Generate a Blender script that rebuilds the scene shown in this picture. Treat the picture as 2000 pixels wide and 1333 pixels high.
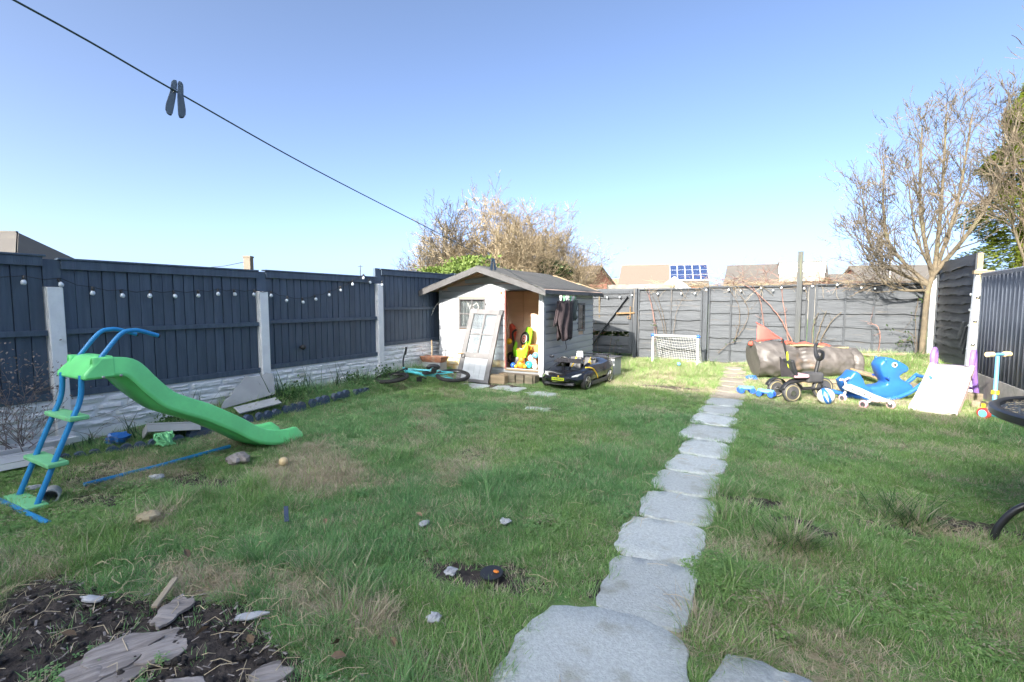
import bpy, bmesh, math, random
import numpy as np
from mathutils import Vector, Matrix, Euler, noise as mnoise

for o in list(bpy.data.objects): bpy.data.objects.remove(o)
S = bpy.context.scene
R = math.radians
rng = random.Random(7)

# ------------------------------------------------------------------ camera, sky, sun, exposure
cam_d = bpy.data.cameras.new('camera'); cam = bpy.data.objects.new('camera', cam_d)
S.collection.objects.link(cam); S.camera = cam
cam.location = (0, 0, 1.3)
cam.rotation_euler = (R(90 - 4.43), 0, R(29.8))
cam_d.sensor_width = 36; cam_d.lens = 17.28; cam_d.clip_start = 0.05; cam_d.clip_end = 3000

SUN_DIR = Vector((0.065, 1.0, -0.49)).normalized()        # the way the light travels
W = bpy.data.worlds.new('World'); S.world = W; W.use_nodes = True
wn = W.node_tree; bg = wn.nodes['Background']
sky = wn.nodes.new('ShaderNodeTexSky'); sky.sky_type = 'NISHITA'; sky.sun_disc = False
sky.sun_elevation = math.asin(-SUN_DIR.z)
sky.sun_rotation = math.atan2(-SUN_DIR.x, -SUN_DIR.y)
sky.altitude = 0; sky.air_density = 0.2; sky.dust_density = 3.0; sky.ozone_density = 0.4
tn = wn.nodes.new('ShaderNodeMix'); tn.data_type = 'RGBA'; tn.blend_type = 'MULTIPLY'; tn.inputs[0].default_value = 1; tn.inputs[7].default_value = (.89, 1.01, 1.05, 1)
wn.links.new(sky.outputs[0], tn.inputs[6]); wn.links.new(tn.outputs[2], bg.inputs[0]); bg.inputs[1].default_value = 0.15
sun_d = bpy.data.lights.new('sun', 'SUN'); sun_d.energy = 2.3; sun_d.angle = R(0.53); sun_d.color = (1.0, 0.93, 0.82)
sun = bpy.data.objects.new('sun', sun_d); S.collection.objects.link(sun)
sun.rotation_euler = SUN_DIR.to_track_quat('-Z', 'Y').to_euler(); sun.location = (-3, -20, 15)
S.view_settings.view_transform = 'Standard'; S.view_settings.look = 'None'
S.view_settings.gamma = 1; S.view_settings.exposure = 2.4

# ------------------------------------------------------------------ helpers
COL = S.collection
class MB:
    def __init__(s): s.v = []; s.f = []
    def add(s, vs, fs):
        n = len(s.v); s.v += [tuple(v) for v in vs]; s.f += [tuple(i + n for i in f) for f in fs]; return s
    def box(s, c, d, rot=None):
        x, y, z = d[0]/2, d[1]/2, d[2]/2
        vs = [Vector(p) for p in ((-x,-y,-z),(x,-y,-z),(x,y,-z),(-x,y,-z),(-x,-y,z),(x,-y,z),(x,y,z),(-x,y,z))]
        if rot is not None: m = Euler(rot).to_matrix(); vs = [m @ v for v in vs]
        c = Vector(c)
        return s.add([v + c for v in vs], [(0,3,2,1),(4,5,6,7),(0,1,5,4),(1,2,6,5),(2,3,7,6),(3,0,4,7)])
    def b2(s, a, b):      # box from corner to corner
        return s.box([(a[i]+b[i])/2 for i in range(3)], [abs(b[i]-a[i]) for i in range(3)])
    def bar(s, p, q, w, h, up=(0,0,1)):
        p, q = Vector(p), Vector(q); d = (q-p).normalized(); u = Vector(up)
        if abs(d.dot(u)) > .98: u = Vector((1,0,0))
        a = d.cross(u).normalized()*w/2; b = a.cross(d).normalized()*h/2
        return s.add([p-a-b,p+a-b,p+a+b,p-a+b,q-a-b,q+a-b,q+a+b,q-a+b], [(0,1,2,3),(7,6,5,4),(4,5,1,0),(5,6,2,1),(6,7,3,2),(7,4,0,3)])
    def tube(s, pts, r, n=8, cap=True, closed=False):
        P = [Vector(p) for p in pts]; m = len(P)
        rr = r if isinstance(r, (list, tuple)) else [r]*m
        vs = []; prev = None
        for i in range(m):
            if closed: t = P[(i+1) % m]-P[i-1]
            else: t = P[min(i+1, m-1)]-P[max(i-1, 0)]
            t.normalize()
            if prev is None:
                a = t.orthogonal().normalized()
            else:
                a = prev - t*prev.dot(t)
                a = a.normalized() if a.length > 1e-6 else t.orthogonal().normalized()
            prev = a; b = t.cross(a)
            for k in range(n):
                an = 2*math.pi*k/n; vs.append(P[i] + (a*math.cos(an)+b*math.sin(an))*rr[i])
        fs = []
        for i in range(m if closed else m-1):
            j = (i+1) % m
            for k in range(n):
                l = (k+1) % n; fs.append((i*n+k, i*n+l, j*n+l, j*n+k))
        if cap and not closed:
            fs.append(tuple(range(n-1, -1, -1))); fs.append(tuple((m-1)*n+k for k in range(n)))
        return s.add(vs, fs)
    def cyl(s, p, q, r, n=16, r2=None): return s.tube([p, q], [r, r if r2 is None else r2], n)
    def ball(s, c, r, n=14, m=9, sc=(1,1,1), rot=None):
        vs = []; fs = []; c = Vector(c); M_ = Euler(rot).to_matrix() if rot else None
        for i in range(m+1):
            th = math.pi*i/m
            for k in range(n):
                ph = 2*math.pi*k/n
                v = Vector((math.sin(th)*math.cos(ph)*r*sc[0], math.sin(th)*math.sin(ph)*r*sc[1], math.cos(th)*r*sc[2]))
                if M_: v = M_ @ v
                vs.append(v + c)
        for i in range(m):
            for k in range(n):
                l = (k+1) % n; fs.append((i*n+k, (i+1)*n+k, (i+1)*n+l, i*n+l))
        return s.add(vs, fs)
    def torus(s, c, R_, r, n=28, m=8, axis=(0,0,1), flat=1.0):
        ax = Vector(axis).normalized(); a = ax.orthogonal().normalized(); b = ax.cross(a); c = Vector(c); vs = []; fs = []
        for i in range(n):
            t = 2*math.pi*i/n; d = a*math.cos(t)+b*math.sin(t)
            for k in range(m):
                u = 2*math.pi*k/m; vs.append(c + d*(R_+r*math.cos(u)) + ax*(r*math.sin(u)*flat))
        for i in range(n):
            for k in range(m):
                j = (i+1) % n; l = (k+1) % m; fs.append((i*m+k, j*m+k, j*m+l, i*m+l))
        return s.add(vs, fs)
    def lathe(s, prof, c=(0,0,0), n=24):       # (radius, height) pairs about Z
        vs = []; fs = []; c = Vector(c); m = len(prof)
        for r, z in prof:
            for k in range(n):
                t = 2*math.pi*k/n; vs.append(c + Vector((r*math.cos(t), r*math.sin(t), z)))
        for i in range(m-1):
            for k in range(n):
                l = (k+1) % n; fs.append((i*n+k, i*n+l, (i+1)*n+l, (i+1)*n+k))
        fs.append(tuple(range(n-1, -1, -1))); fs.append(tuple((m-1)*n+k for k in range(n)))
        return s.add(vs, fs)
    def prism(s, poly, a, b, ax='y'):          # polygon in the plane across ax, from a to b
        def mk(p, t): return (p[0], t, p[1]) if ax == 'y' else ((t, p[0], p[1]) if ax == 'x' else (p[0], p[1], t))
        n = len(poly); vs = [mk(p, a) for p in poly] + [mk(p, b) for p in poly]
        fs = [tuple(range(n-1, -1, -1)), tuple(range(n, 2*n))] + [(i, (i+1) % n, (i+1) % n+n, i+n) for i in range(n)]
        return s.add(vs, fs)
    def grid(s, fn, nu, nv, closed_u=False):
        vs = [fn(i/nu, j/nv) for i in range(nu if closed_u else nu+1) for j in range(nv+1)]
        fs = []; m = nv+1; N = nu if closed_u else nu+1
        for i in range(nu):
            for j in range(nv):
                k = (i+1) % N; fs.append((i*m+j, k*m+j, k*m+j+1, i*m+j+1))
        return s.add(vs, fs)
    def mesh(s, name, m=None, smooth=False, ang=40):
        me = bpy.data.meshes.new(name); me.from_pydata(s.v, [], s.f)
        bm = bmesh.new(); bm.from_mesh(me); bmesh.ops.recalc_face_normals(bm, faces=bm.faces); bm.to_mesh(me); bm.free()
        if m is not None: me.materials.append(m)
        if smooth:
            me.shade_smooth(); me.set_sharp_from_angle(angle=R(ang))
        return me
    def build(s, name, m=None, parent=None, smooth=False, bevel=0, loc=None, rot=None, ang=40, solid=0, sub=0):
        o = obj(name, s.mesh(name, m, smooth, ang), parent, loc, rot)
        if solid: md = o.modifiers.new('solid', 'SOLIDIFY'); md.thickness = solid; md.offset = 0
        if sub: md = o.modifiers.new('sub', 'SUBSURF'); md.levels = sub; md.render_levels = sub
        if bevel:
            md = o.modifiers.new('bevel', 'BEVEL'); md.width = bevel; md.segments = 2; md.limit_method = 'ANGLE'; md.angle_limit = R(35)
        return o
def obj(name, me, parent=None, loc=None, rot=None):
    o = bpy.data.objects.new(name, me); COL.objects.link(o)
    if parent is not None: o.parent = parent
    if loc is not None: o.location = loc
    if rot is not None: o.rotation_euler = rot
    return o
def thing(name, label, cat, loc=(0,0,0), rz=0, group=None, rot=None):
    o = bpy.data.objects.new(name, None); COL.objects.link(o); o.empty_display_size = .1
    o.location = loc; o.rotation_euler = rot if rot is not None else (0, 0, rz)
    return tag(o, label, cat, group)
def tag(o, label, cat, group=None, kind=None):
    if label: o['label'] = label
    if cat: o['category'] = cat
    if group: o['group'] = group
    if kind: o['kind'] = kind
    return o
def struct(o): o['kind'] = 'structure'; return o
def arc(c, r, a0, a1, n, u=(1,0,0), v=(0,0,1)):
    c, u, v = Vector(c), Vector(u), Vector(v)
    return [c + u*r*math.cos(R(a0+(a1-a0)*i/n)) + v*r*math.sin(R(a0+(a1-a0)*i/n)) for i in range(n+1)]
def smoothpts(pts, k=6):          # Catmull-Rom through the points
    P = [Vector(p) for p in pts]; out = []
    for i in range(len(P)-1):
        p0 = P[max(i-1, 0)]; p1 = P[i]; p2 = P[i+1]; p3 = P[min(i+2, len(P)-1)]
        for j in range(k):
            t = j/k; out.append(.5*((2*p1)+(p2-p0)*t+(2*p0-5*p1+4*p2-p3)*t*t+(3*p1-p0-3*p2+p3)*t**3))
    out.append(P[-1]); return out
def vnoise(x, y, seed=0):         # smooth value noise on numpy arrays, 0..1
    x = np.asarray(x, float); y = np.asarray(y, float); xi = np.floor(x); yi = np.floor(y); fx = x-xi; fy = y-yi
    def h(a, b):
        t = np.sin(a*127.1+b*311.7+seed*74.7)*43758.5453; return t-np.floor(t)
    u = fx*fx*(3-2*fx); v = fy*fy*(3-2*fy)
    return (h(xi,yi)*(1-u)+h(xi+1,yi)*u)*(1-v)+(h(xi,yi+1)*(1-u)+h(xi+1,yi+1)*u)*v
def fbm(x, y, seed=0, o=4):
    t = 0; a = .5; n = 0
    for i in range(o): t = t+a*vnoise(np.asarray(x)*2**i, np.asarray(y)*2**i, seed+i*13); n += a; a *= .5
    return t/n
def sstep(a, b, x): t = np.clip((np.asarray(x, float)-a)/(b-a), 0, 1); return t*t*(3-2*t)

# ------------------------------------------------------------------ materials
def mat(name, c, c2=None, sc=6, rough=.6, bump=0, bsc=30, metal=0, stretch=(1,1,1), rnd=0, spec=.5, lo=.35, hi=.65,
        coat=0, c3=None, sc3=2, lo3=.6, hi3=.75, trans=0, emit=0, sss=0, rvar=0):
    m = bpy.data.materials.new(name); m.use_nodes = True; nt = m.node_tree; N = nt.nodes; L = nt.links
    b = N['Principled BSDF']; b.inputs['Roughness'].default_value = rough; b.inputs['Metallic'].default_value = metal
    b.inputs['Specular IOR Level'].default_value = spec; b.inputs['Coat Weight'].default_value = coat
    b.inputs['Transmission Weight'].default_value = trans
    tc = N.new('ShaderNodeTexCoord'); oi = N.new('ShaderNodeObjectInfo')
    vm = N.new('ShaderNodeVectorMath'); vm.operation = 'MULTIPLY_ADD'; vm.inputs[1].default_value = (1,1,1)
    mu = N.new('ShaderNodeMath'); mu.operation = 'MULTIPLY'; mu.inputs[1].default_value = 37.3
    L.new(oi.outputs['Random'], mu.inputs[0]); L.new(tc.outputs['Object'], vm.inputs[0]); L.new(mu.outputs[0], vm.inputs[2])
    mp = N.new('ShaderNodeMapping'); mp.inputs['Scale'].default_value = stretch; L.new(vm.outputs[0], mp.inputs[0])
    def nz(scale, det=5):
        n = N.new('ShaderNodeTexNoise'); n.inputs['Scale'].default_value = scale; n.inputs['Detail'].default_value = det
        n.inputs['Roughness'].default_value = .6; L.new(mp.outputs[0], n.inputs['Vector']); return n.outputs[0]
    def ramp(v, a, d):
        r = N.new('ShaderNodeMapRange'); r.interpolation_type = 'SMOOTHSTEP'; r.inputs[1].default_value = a; r.inputs[2].default_value = d
        L.new(v, r.inputs[0]); return r.outputs[0]
    def mix(f, a, d):
        x = N.new('ShaderNodeMix'); x.data_type = 'RGBA'; L.new(f, x.inputs[0])
        for k, val in ((6, a), (7, d)):
            if hasattr(val, 'is_linked'): L.new(val, x.inputs[k])
            else: x.inputs[k].default_value = (*val, 1)
        return x.outputs[2]
    if c2 is None: c2 = tuple(v*.8 for v in c)
    col = mix(ramp(nz(sc), lo, hi), c, c2)
    if c3 is not None: col = mix(ramp(nz(sc3, 7), lo3, hi3), col, c3)
    if rnd:
        hs = N.new('ShaderNodeHueSaturation'); r = N.new('ShaderNodeMapRange'); r.inputs[3].default_value = 1-rnd; r.inputs[4].default_value = 1+rnd
        L.new(oi.outputs['Random'], r.inputs[0]); L.new(r.outputs[0], hs.inputs['Value']); L.new(col, hs.inputs['Color']); col = hs.outputs[0]
    L.new(col, b.inputs['Base Color'])
    if rvar:
        r = N.new('ShaderNodeMapRange'); r.inputs[3].default_value = rough-rvar; r.inputs[4].default_value = rough+rvar
        L.new(nz(sc*2.3), r.inputs[0]); L.new(r.outputs[0], b.inputs['Roughness'])
    if bump:
        bn = N.new('ShaderNodeBump'); bn.inputs['Strength'].default_value = bump; bn.inputs['Distance'].default_value = .01
        L.new(nz(bsc, 8), bn.inputs['Height']); L.new(bn.outputs[0], b.inputs['Normal'])
    if sss: b.inputs['Subsurface Weight'].default_value = sss; b.inputs['Subsurface Radius'].default_value = (.05,.05,.05)
    return m
MT = {}
def cm(key, *a, **k):
    MT[key] = mat(key, *a, **k); return MT[key]
cm('fence_paint', (.072,.104,.150), (.052,.077,.115), sc=4, rough=.55, bump=.35, bsc=25, stretch=(6,6,.5), rnd=.10, c3=(.085,.11,.165), sc3=5, lo3=.60, hi3=.8, rvar=.1)
cm('waney_paint', (.052,.059,.069), (.032,.038,.047), sc=4, rough=.6, bump=.5, bsc=18, stretch=(.5,6,6), rnd=.12, c3=(.13,.105,.08), sc3=2.2, lo3=.60, hi3=.78)
cm('batten_paint', (.045,.052,.062), (.033,.038,.046), sc=4, rough=.6, bump=.4, bsc=20, stretch=(6,6,.5), rnd=.1, c3=(.19,.15,.11), sc3=2.5, lo3=.62, hi3=.75)
cm('corrugated_paint', (.11,.125,.155), (.08,.092,.118), sc=5, rough=.4, bump=.15, bsc=20, stretch=(4,4,.6), c3=(.13,.11,.10), sc3=2, lo3=.62, hi3=.8)
cm('white_masonry', (.84,.85,.86), (.76,.77,.79), sc=7, rough=.85, bump=.5, bsc=60, rnd=.04, c3=(.24,.25,.20), sc3=2.6, lo3=.60, hi3=.85)
cm('white_stone', (.84,.85,.86), (.74,.75,.77), sc=9, rough=.85, bump=.7, bsc=45, rnd=.07, c3=(.22,.23,.19), sc3=4, lo3=.58, hi3=.82)
cm('concrete', (.42,.40,.36), (.32,.31,.28), sc=8, rough=.9, bump=.5, bsc=60, rnd=.05, c3=(.18,.18,.13), sc3=3, lo3=.6, hi3=.8)
cm('slab', (.57,.605,.595), (.46,.49,.485), sc=60, rough=.92, bump=.8, bsc=120, rnd=.15, c3=(.36,.365,.32), sc3=6.5, lo3=.52, hi3=.75)
cm('slab_tan_sunlit', (.37,.325,.265), (.29,.255,.21), sc=40, rough=.92, bump=1.0, bsc=120, rnd=.12, c3=(.22,.19,.14), sc3=5, lo3=.5, hi3=.72)  # tan copy of slab for the sunlit stretch, colour holds down the glare
cm('grey_timber', (.45,.46,.47), (.36,.37,.38), sc=3, rough=.6, bump=.25, bsc=25, stretch=(.5,5,5), rnd=.05, c3=(.24,.24,.23), sc3=3, lo3=.68, hi3=.85)
cm('shed_paint', (.40,.42,.445), (.34,.36,.385), sc=4, rough=.55, bump=.25, bsc=22, stretch=(.4,4,4), rnd=.035, c3=(.36,.36,.34), sc3=3, lo3=.66, hi3=.85)
cm('shed_paint_stained', (.58,.52,.38), (.60,.40,.14), sc=5, rough=.6, bump=.3, bsc=22, stretch=(3,3,.6), rnd=.05, c3=(.62,.63,.64), sc3=4, lo3=.5, hi3=.7)
cm('shed_inside', (.66,.47,.36), (.58,.41,.31), sc=3, rough=.65, bump=.2, bsc=20, stretch=(.5,4,4), rnd=.06)
cm('trim_grey', (.125,.12,.123), (.095,.092,.095), sc=5, rough=.55, bump=.3, bsc=30, rnd=.05, c3=(.24,.235,.23), sc3=6, lo3=.62, hi3=.74)
cm('barge_paint', (.090,.087,.090), (.068,.066,.068), sc=5, rough=.6, bump=.4, bsc=30, rnd=.06, c3=(.24,.225,.21), sc3=7, lo3=.66, hi3=.74)
cm('red_trim', (.26,.10,.08), (.17,.06,.05), sc=4, rough=.5, bump=.2)
cm('felt', (.085,.085,.082), (.062,.062,.061), sc=9, rough=.95, bump=.8, bsc=220, c3=(.12,.115,.105), sc3=1.6, lo3=.52, hi3=.75)
cm('bare_timber', (.36,.27,.17), (.26,.19,.115), sc=3, rough=.75, bump=.4, bsc=22, stretch=(.5,5,5), rnd=.15, c3=(.22,.19,.15), sc3=3, lo3=.58, hi3=.8)
cm('old_timber', (.34,.28,.20), (.22,.18,.13), sc=3, rough=.85, bump=.6, bsc=20, stretch=(.6,5,5), rnd=.15, c3=(.16,.17,.09), sc3=3, lo3=.58, hi3=.8)
cm('glass_pane', (.72,.80,.84), rough=.04, trans=.92, spec=.6)
cm('dark_glass', (.03,.03,.035), rough=.05, spec=.8)
cm('curtain', (.20,.18,.16), (.12,.11,.10), sc=30, rough=.8)
cm('steel', (.50,.50,.50), (.38,.36,.34), sc=9, rough=.35, metal=1)
cm('rusty', (.28,.19,.10), (.20,.12,.06), sc=20, rough=.7, metal=.6)
cm('black_metal', (.025,.026,.03), (.018,.018,.02), sc=8, rough=.32, spec=.55)
cm('black_plastic', (.022,.023,.026), (.03,.031,.034), sc=6, rough=.42, rnd=.05, c3=(.10,.10,.095), sc3=4, lo3=.58, hi3=.9)
cm('dark_grey_plastic', (.075,.075,.08), (.055,.055,.06), sc=6, rough=.5, c3=(.13,.125,.12), sc3=4, lo3=.55, hi3=.8)
cm('rubber', (.022,.022,.024), (.035,.034,.033), sc=12, rough=.8, bump=.3, bsc=60)
cm('car_paint', (.010,.011,.016), (.014,.016,.022), sc=5, rough=.22, coat=.6, c3=(.05,.05,.05), sc3=5, lo3=.58, hi3=.95)
def plast(key, c, rough=.38, **k): return cm(key, c, tuple(v*.88 for v in c), sc=5, rough=rough, spec=.45, rvar=.06, **k)
plast('green_plastic', (.21,.84,.29), c3=(.16,.64,.22), sc3=7, lo3=.60, hi3=.85); plast('green_step', (.22,.62,.30), .5); plast('lime_plastic', (.30,.85,.03))
plast('blue_steel', (.03,.27,.60), .33); plast('blue_plastic', (.03,.15,.46), .36); plast('royal_plastic', (.03,.12,.62), .35)
plast('sky_plastic', (.16,.45,.72), .4); plast('cyan_plastic', (.05,.55,.68), .4); plast('teal_paint', (.10,.52,.58), .3, coat=.4)
plast('white_plastic', (.78,.77,.74), .42, c3=(.60,.58,.53), sc3=3, lo3=.55, hi3=.85); plast('ivory_plastic', (.66,.62,.55), .42, c3=(.66,.60,.50), sc3=2.4, lo3=.5, hi3=.85)
plast('purple_plastic', (.30,.17,.55), .38); plast('pink_plastic', (.72,.40,.46), .45); plast('pale_pink', (.80,.62,.62), .5)
plast('yellow_plastic', (.80,.52,.03), .42); plast('orange_plastic', (.80,.24,.03), .42); plast('red_plastic', (.55,.05,.04), .42)
plast('cream_plastic', (.78,.60,.34), .5); plast('number_plate', (.62,.72,.04), .4); plast('cobalt_plastic', (.04,.07,.50), .4)
cm('bulb_glass', (.70,.76,.82), rough=.12, spec=.7, sss=0)
cm('cord_black', (.02,.02,.022), rough=.6); cm('cord_green', (.04,.07,.06), rough=.5); cm('cord_white', (.6,.6,.56), rough=.6)
cm('peg_plastic', (.07,.11,.17), (.055,.09,.14), sc=9, rough=.5)
cm('fabric_black', (.025,.022,.026), (.04,.036,.04), sc=10, rough=.9, bump=.5, bsc=25)
cm('fabric_plum', (.045,.032,.036), (.033,.024,.028), sc=10, rough=.9, bump=.5, bsc=25)
cm('fabric_teal', (.04,.055,.055), (.06,.075,.07), sc=10, rough=.9, bump=.4)
cm('flag_cloth', (.70,.14,.115), (.62,.12,.10), sc=6, rough=.8, sss=0)
cm('tarp', (.125,.112,.105), (.088,.08,.076), sc=4, rough=.5, bump=.9, bsc=7, c3=(.25,.15,.08), sc3=1.8, lo3=.55, hi3=.75, rvar=.1)
cm('tarp_edge', (.34,.30,.17), (.26,.22,.12), sc=8, rough=.8); cm('red_cloth', (.62,.10,.07), (.5,.08,.05), sc=7, rough=.8)
cm('bark', (.17,.135,.09), (.11,.09,.062), sc=9, rough=.9, bump=.6, bsc=40, c3=(.17,.165,.08), sc3=4, lo3=.55, hi3=.75)
cm('twig', (.14,.105,.07), (.10,.075,.05), sc=6, rough=.85, rnd=.1); cm('twig_tan', (.35,.28,.18), (.25,.195,.125), sc=4, rough=.85)
cm('twig_grey', (.15,.12,.085), (.10,.085,.06), sc=4, rough=.85); cm('red_stem', (.26,.14,.11), (.17,.09,.075), sc=6, rough=.7)
cm('brick_wall', (.26,.105,.07), (.20,.085,.06), sc=20, rough=.85, rnd=.05); cm('render_wall', (.24,.22,.195), (.20,.185,.165), sc=6, rough=.9)
cm('roof_tile_brown', (.105,.078,.062), (.082,.062,.05), sc=30, rough=.85, bump=.5, bsc=40, c3=(.13,.11,.085), sc3=.6, lo3=.5, hi3=.8)
cm('roof_tile_tan', (.15,.12,.095), (.12,.096,.075), sc=26, rough=.85, bump=.5, bsc=40); cm('roof_tile_grey', (.095,.085,.077), (.075,.068,.062), sc=26, rough=.85, bump=.5, bsc=40, c3=(.12,.108,.09), sc3=.8, lo3=.5, hi3=.8)
cm('white_paint', (.78,.78,.77), (.7,.7,.69), sc=5, rough=.5); cm('solar', (.02,.035,.09), (.03,.05,.12), sc=4, rough=.15, spec=.7)
cm('edging', (.045,.075,.14), (.075,.10,.16), sc=12, rough=.6, bump=.6, bsc=40, rnd=.2, c3=(.16,.15,.13), sc3=6, lo3=.55, hi3=.75)
cm('board_grey', (.38,.39,.40), (.32,.33,.345), sc=4, rough=.55, bump=.1, rnd=.05, c3=(.25,.25,.23), sc3=3, lo3=.6, hi3=.8); cm('raw_edge', (.62,.60,.55), (.5,.48,.44), sc=20, rough=.9)
cm('upvc', (.72,.73,.75), (.62,.63,.66), sc=4, rough=.35, c3=(.4,.4,.38), sc3=4, lo3=.6, hi3=.85); cm('pipe_grey', (.40,.42,.44), (.30,.31,.33), sc=8, rough=.6)
cm('ply', (.40,.36,.34), (.25,.22,.205), sc=9, rough=.9, bump=1.0, bsc=16, stretch=(.5,4,1), rnd=.12, c3=(.12,.10,.09), sc3=5, lo3=.55, hi3=.7)
cm('dead_leaf', (.24,.165,.10), (.16,.105,.065), sc=20, rough=.8, rnd=.3); cm('paper', (.50,.51,.54), (.36,.37,.40), sc=25, rough=.8)
cm('straw', (.56,.47,.32), (.42,.34,.22), sc=8, rough=.8, rnd=.2); cm('stick_wood', (.50,.42,.30), (.40,.33,.24), sc=6, rough=.8, bump=.3, bsc=30, stretch=(5,.5,5))
cm('terracotta', (.38,.16,.09), (.25,.12,.08), sc=9, rough=.85, bump=.5, c3=(.42,.36,.29), sc3=5, lo3=.5, hi3=.7)
cm('target_red', (.6,.03,.03), rough=.5); cm('target_white', (.75,.72,.65), rough=.5)
cm('soil_clod', (.065,.055,.050), (.040,.034,.032), sc=14, rough=.95, bump=.8, bsc=40, rnd=.3)

def leafmat(name, c, c2, c3=None, rough=.5, rnd=.25, trans=.25):
    m = bpy.data.materials.new(name); m.use_nodes = True; nt = m.node_tree; N = nt.nodes; L = nt.links
    b = N['Principled BSDF']; b.inputs['Roughness'].default_value = rough; b.inputs['Specular IOR Level'].default_value = .35
    geo = N.new('ShaderNodeNewGeometry'); x = N.new('ShaderNodeMix'); x.data_type = 'RGBA'
    x.inputs[6].default_value = (*c, 1); x.inputs[7].default_value = (*c2, 1); L.new(geo.outputs['Random Per Island'], x.inputs[0])
    col = x.outputs[2]
    tl = N.new('ShaderNodeBsdfTranslucent'); ms = N.new('ShaderNodeMixShader'); ms.inputs[0].default_value = trans
    L.new(col, b.inputs['Base Color']); L.new(col, tl.inputs[0]); L.new(b.outputs[0], ms.inputs[1]); L.new(tl.outputs[0], ms.inputs[2])
    L.new(ms.outputs[0], N['Material Output'].inputs[0]); MT[name] = m; return m
leafmat('ivy_leaf', (.10,.16,.03), (.20,.26,.07)); leafmat('ivy_dark', (.035,.065,.02), (.07,.11,.035))
leafmat('conifer_leaf', (.24,.31,.05), (.44,.48,.10), trans=.4); leafmat('weed_leaf', (.04,.11,.03), (.09,.17,.05)); leafmat('dark_blade', (.05,.10,.05), (.09,.15,.075))
leafmat('dry_blade', (.40,.31,.17), (.27,.20,.11)); leafmat('dry_bush', (.20,.16,.15), (.30,.25,.23)); leafmat('moss', (.16,.19,.02), (.24,.26,.04))

# ------------------------------------------------------------------ ground, path, grass
def hz(x, y):
    x = np.asarray(x, float); y = np.asarray(y, float)
    bed = sstep(-4.95, -5.25, x)*(.02+.13*sstep(1.2, 3.6, y))*sstep(-7.5, -6.0, x)*sstep(9.5, 8, y)
    mound = sstep(9.4, 11.2, y)*sstep(-1.3, 1.5, x)*.36*sstep(14, 12.5, y)*sstep(4, 2.6, x)
    inside = sstep(-9, -7, x)*sstep(6, 4, x)*sstep(16, 13, y)*sstep(-4, -2, y)
    lump = (fbm(x*1.3, y*1.3, 3)-.5)*.07+(fbm(x*6, y*6, 9)-.5)*.018
    return bed+mound+inside*lump*(1-.8*sstep(.55, .25, np.abs(x+.7)))
BARE = [(-1.95,.70,.80,.48,1.2),(-2.75,.75,.35,.25,.75),(-.16,3.48,.26,.15,1.1),(.12,3.20,.24,.12,1.1),(-1.30,1.87,.34,.10,1.0),(-3.72,1.90,.36,.16,.95),
        (-4.15,6.45,.85,.22,.8),(-3.0,6.25,.5,.14,.6),(-1.67,7.65,.55,.16,.85),(-2.68,5.31,.2,.1,.5),(-3.9,1.35,.25,.16,.6),(.55,3.45,.28,.10,.6),(1.0,3.7,.3,.15,.6),
        (-2.3,6.55,.3,.08,.6),(-4.6,1.6,.35,.4,.5),(-.45,8.8,.3,1.5,.35),(.4,9.35,.9,.2,.6),(.75,1.45,.3,.12,.4),(-1.05,2.0,.2,.08,.6)]
DRY = [(-3.2,2.45,.65,.38,.95),(-3.55,2.75,.5,.3,.7),(-4.3,1.8,.5,.35,.7),(-.05,2.75,.45,.22,.55),(.1,1.95,.7,.3,.55),(-1.7,1.35,.5,.16,.8),(-3.3,5.6,.5,.2,.6),(-4.3,5.6,.4,.2,.5),
       (.6,9.1,1.2,.5,.8),(.2,7.3,.9,.35,.45),(-1.7,7.6,.9,.35,.55),(-3.25,1.37,.16,.1,1),(-2.5,4.9,.4,.2,.4),(1.2,2.6,.6,.3,.5),(-2.4,1.2,.35,.14,.8),(1.1,5.6,.6,.25,.5),(.2,5.2,.5,.3,.4),(.9,6.3,.8,.2,.45)]
def blobs(L_, x, y, seed):
    x = np.asarray(x, float); y = np.asarray(y, float)
    wx = x+(fbm(x*4, y*4, seed)-.5)*.30; wy = y+(fbm(x*4+9, y*4, seed+5)-.5)*.24; t = np.zeros_like(x)
    for cx, cy, rx, ry, s in L_:
        d = np.sqrt(((wx-cx)/rx)**2+((wy-cy)/ry)**2); t = np.maximum(t, s*sstep(1.15, .65, d))
    return t
def bare_at(x, y): return np.clip(np.maximum(blobs(BARE, x, y, 21), .40*sstep(.68, .78, fbm(np.asarray(x)*1.7, np.asarray(y)*1.7, 31))), 0, 1)
def dry_at(x, y): return np.clip(np.maximum(blobs(DRY, x, y, 41), .55*sstep(.55, .75, fbm(np.asarray(x)*1.4+3, np.asarray(y)*1.4, 51))), 0, 1)

xs = np.concatenate([[-900,-300,-120,-50,-25,-14,-9,-7.5], np.arange(-6.6, 3.4, .055), [4,5,7,10,18,40,110,300,900]])
ys = np.concatenate([[-900,-300,-100,-40,-20,-10,-5,-3,-1.5], np.arange(-.6, 12.6, .055), [13.5,15,18,25,40,70,130,300,900]])
GX, GY = np.meshgrid(xs, ys); GZ = hz(GX, GY)
bare_g = bare_at(GX, GY)
GZ = GZ - bare_g*.012 + bare_g*(fbm(GX*14, GY*14, 77)-.5)*.05*((GX > -6.5) & (GX < 3.3) & (GY > -.5) & (GY < 12.5))
nx, ny = len(xs), len(ys)
verts = np.stack([GX.ravel(), GY.ravel(), GZ.ravel()], 1)
I, J = np.meshgrid(np.arange(nx-1), np.arange(ny-1)); q = (J*nx+I).ravel()
me = bpy.data.meshes.new('ground'); me.from_pydata(verts.tolist(), [], np.stack([q, q+1, q+1+nx, q+nx], 1).tolist()); me.shade_smooth()
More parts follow.
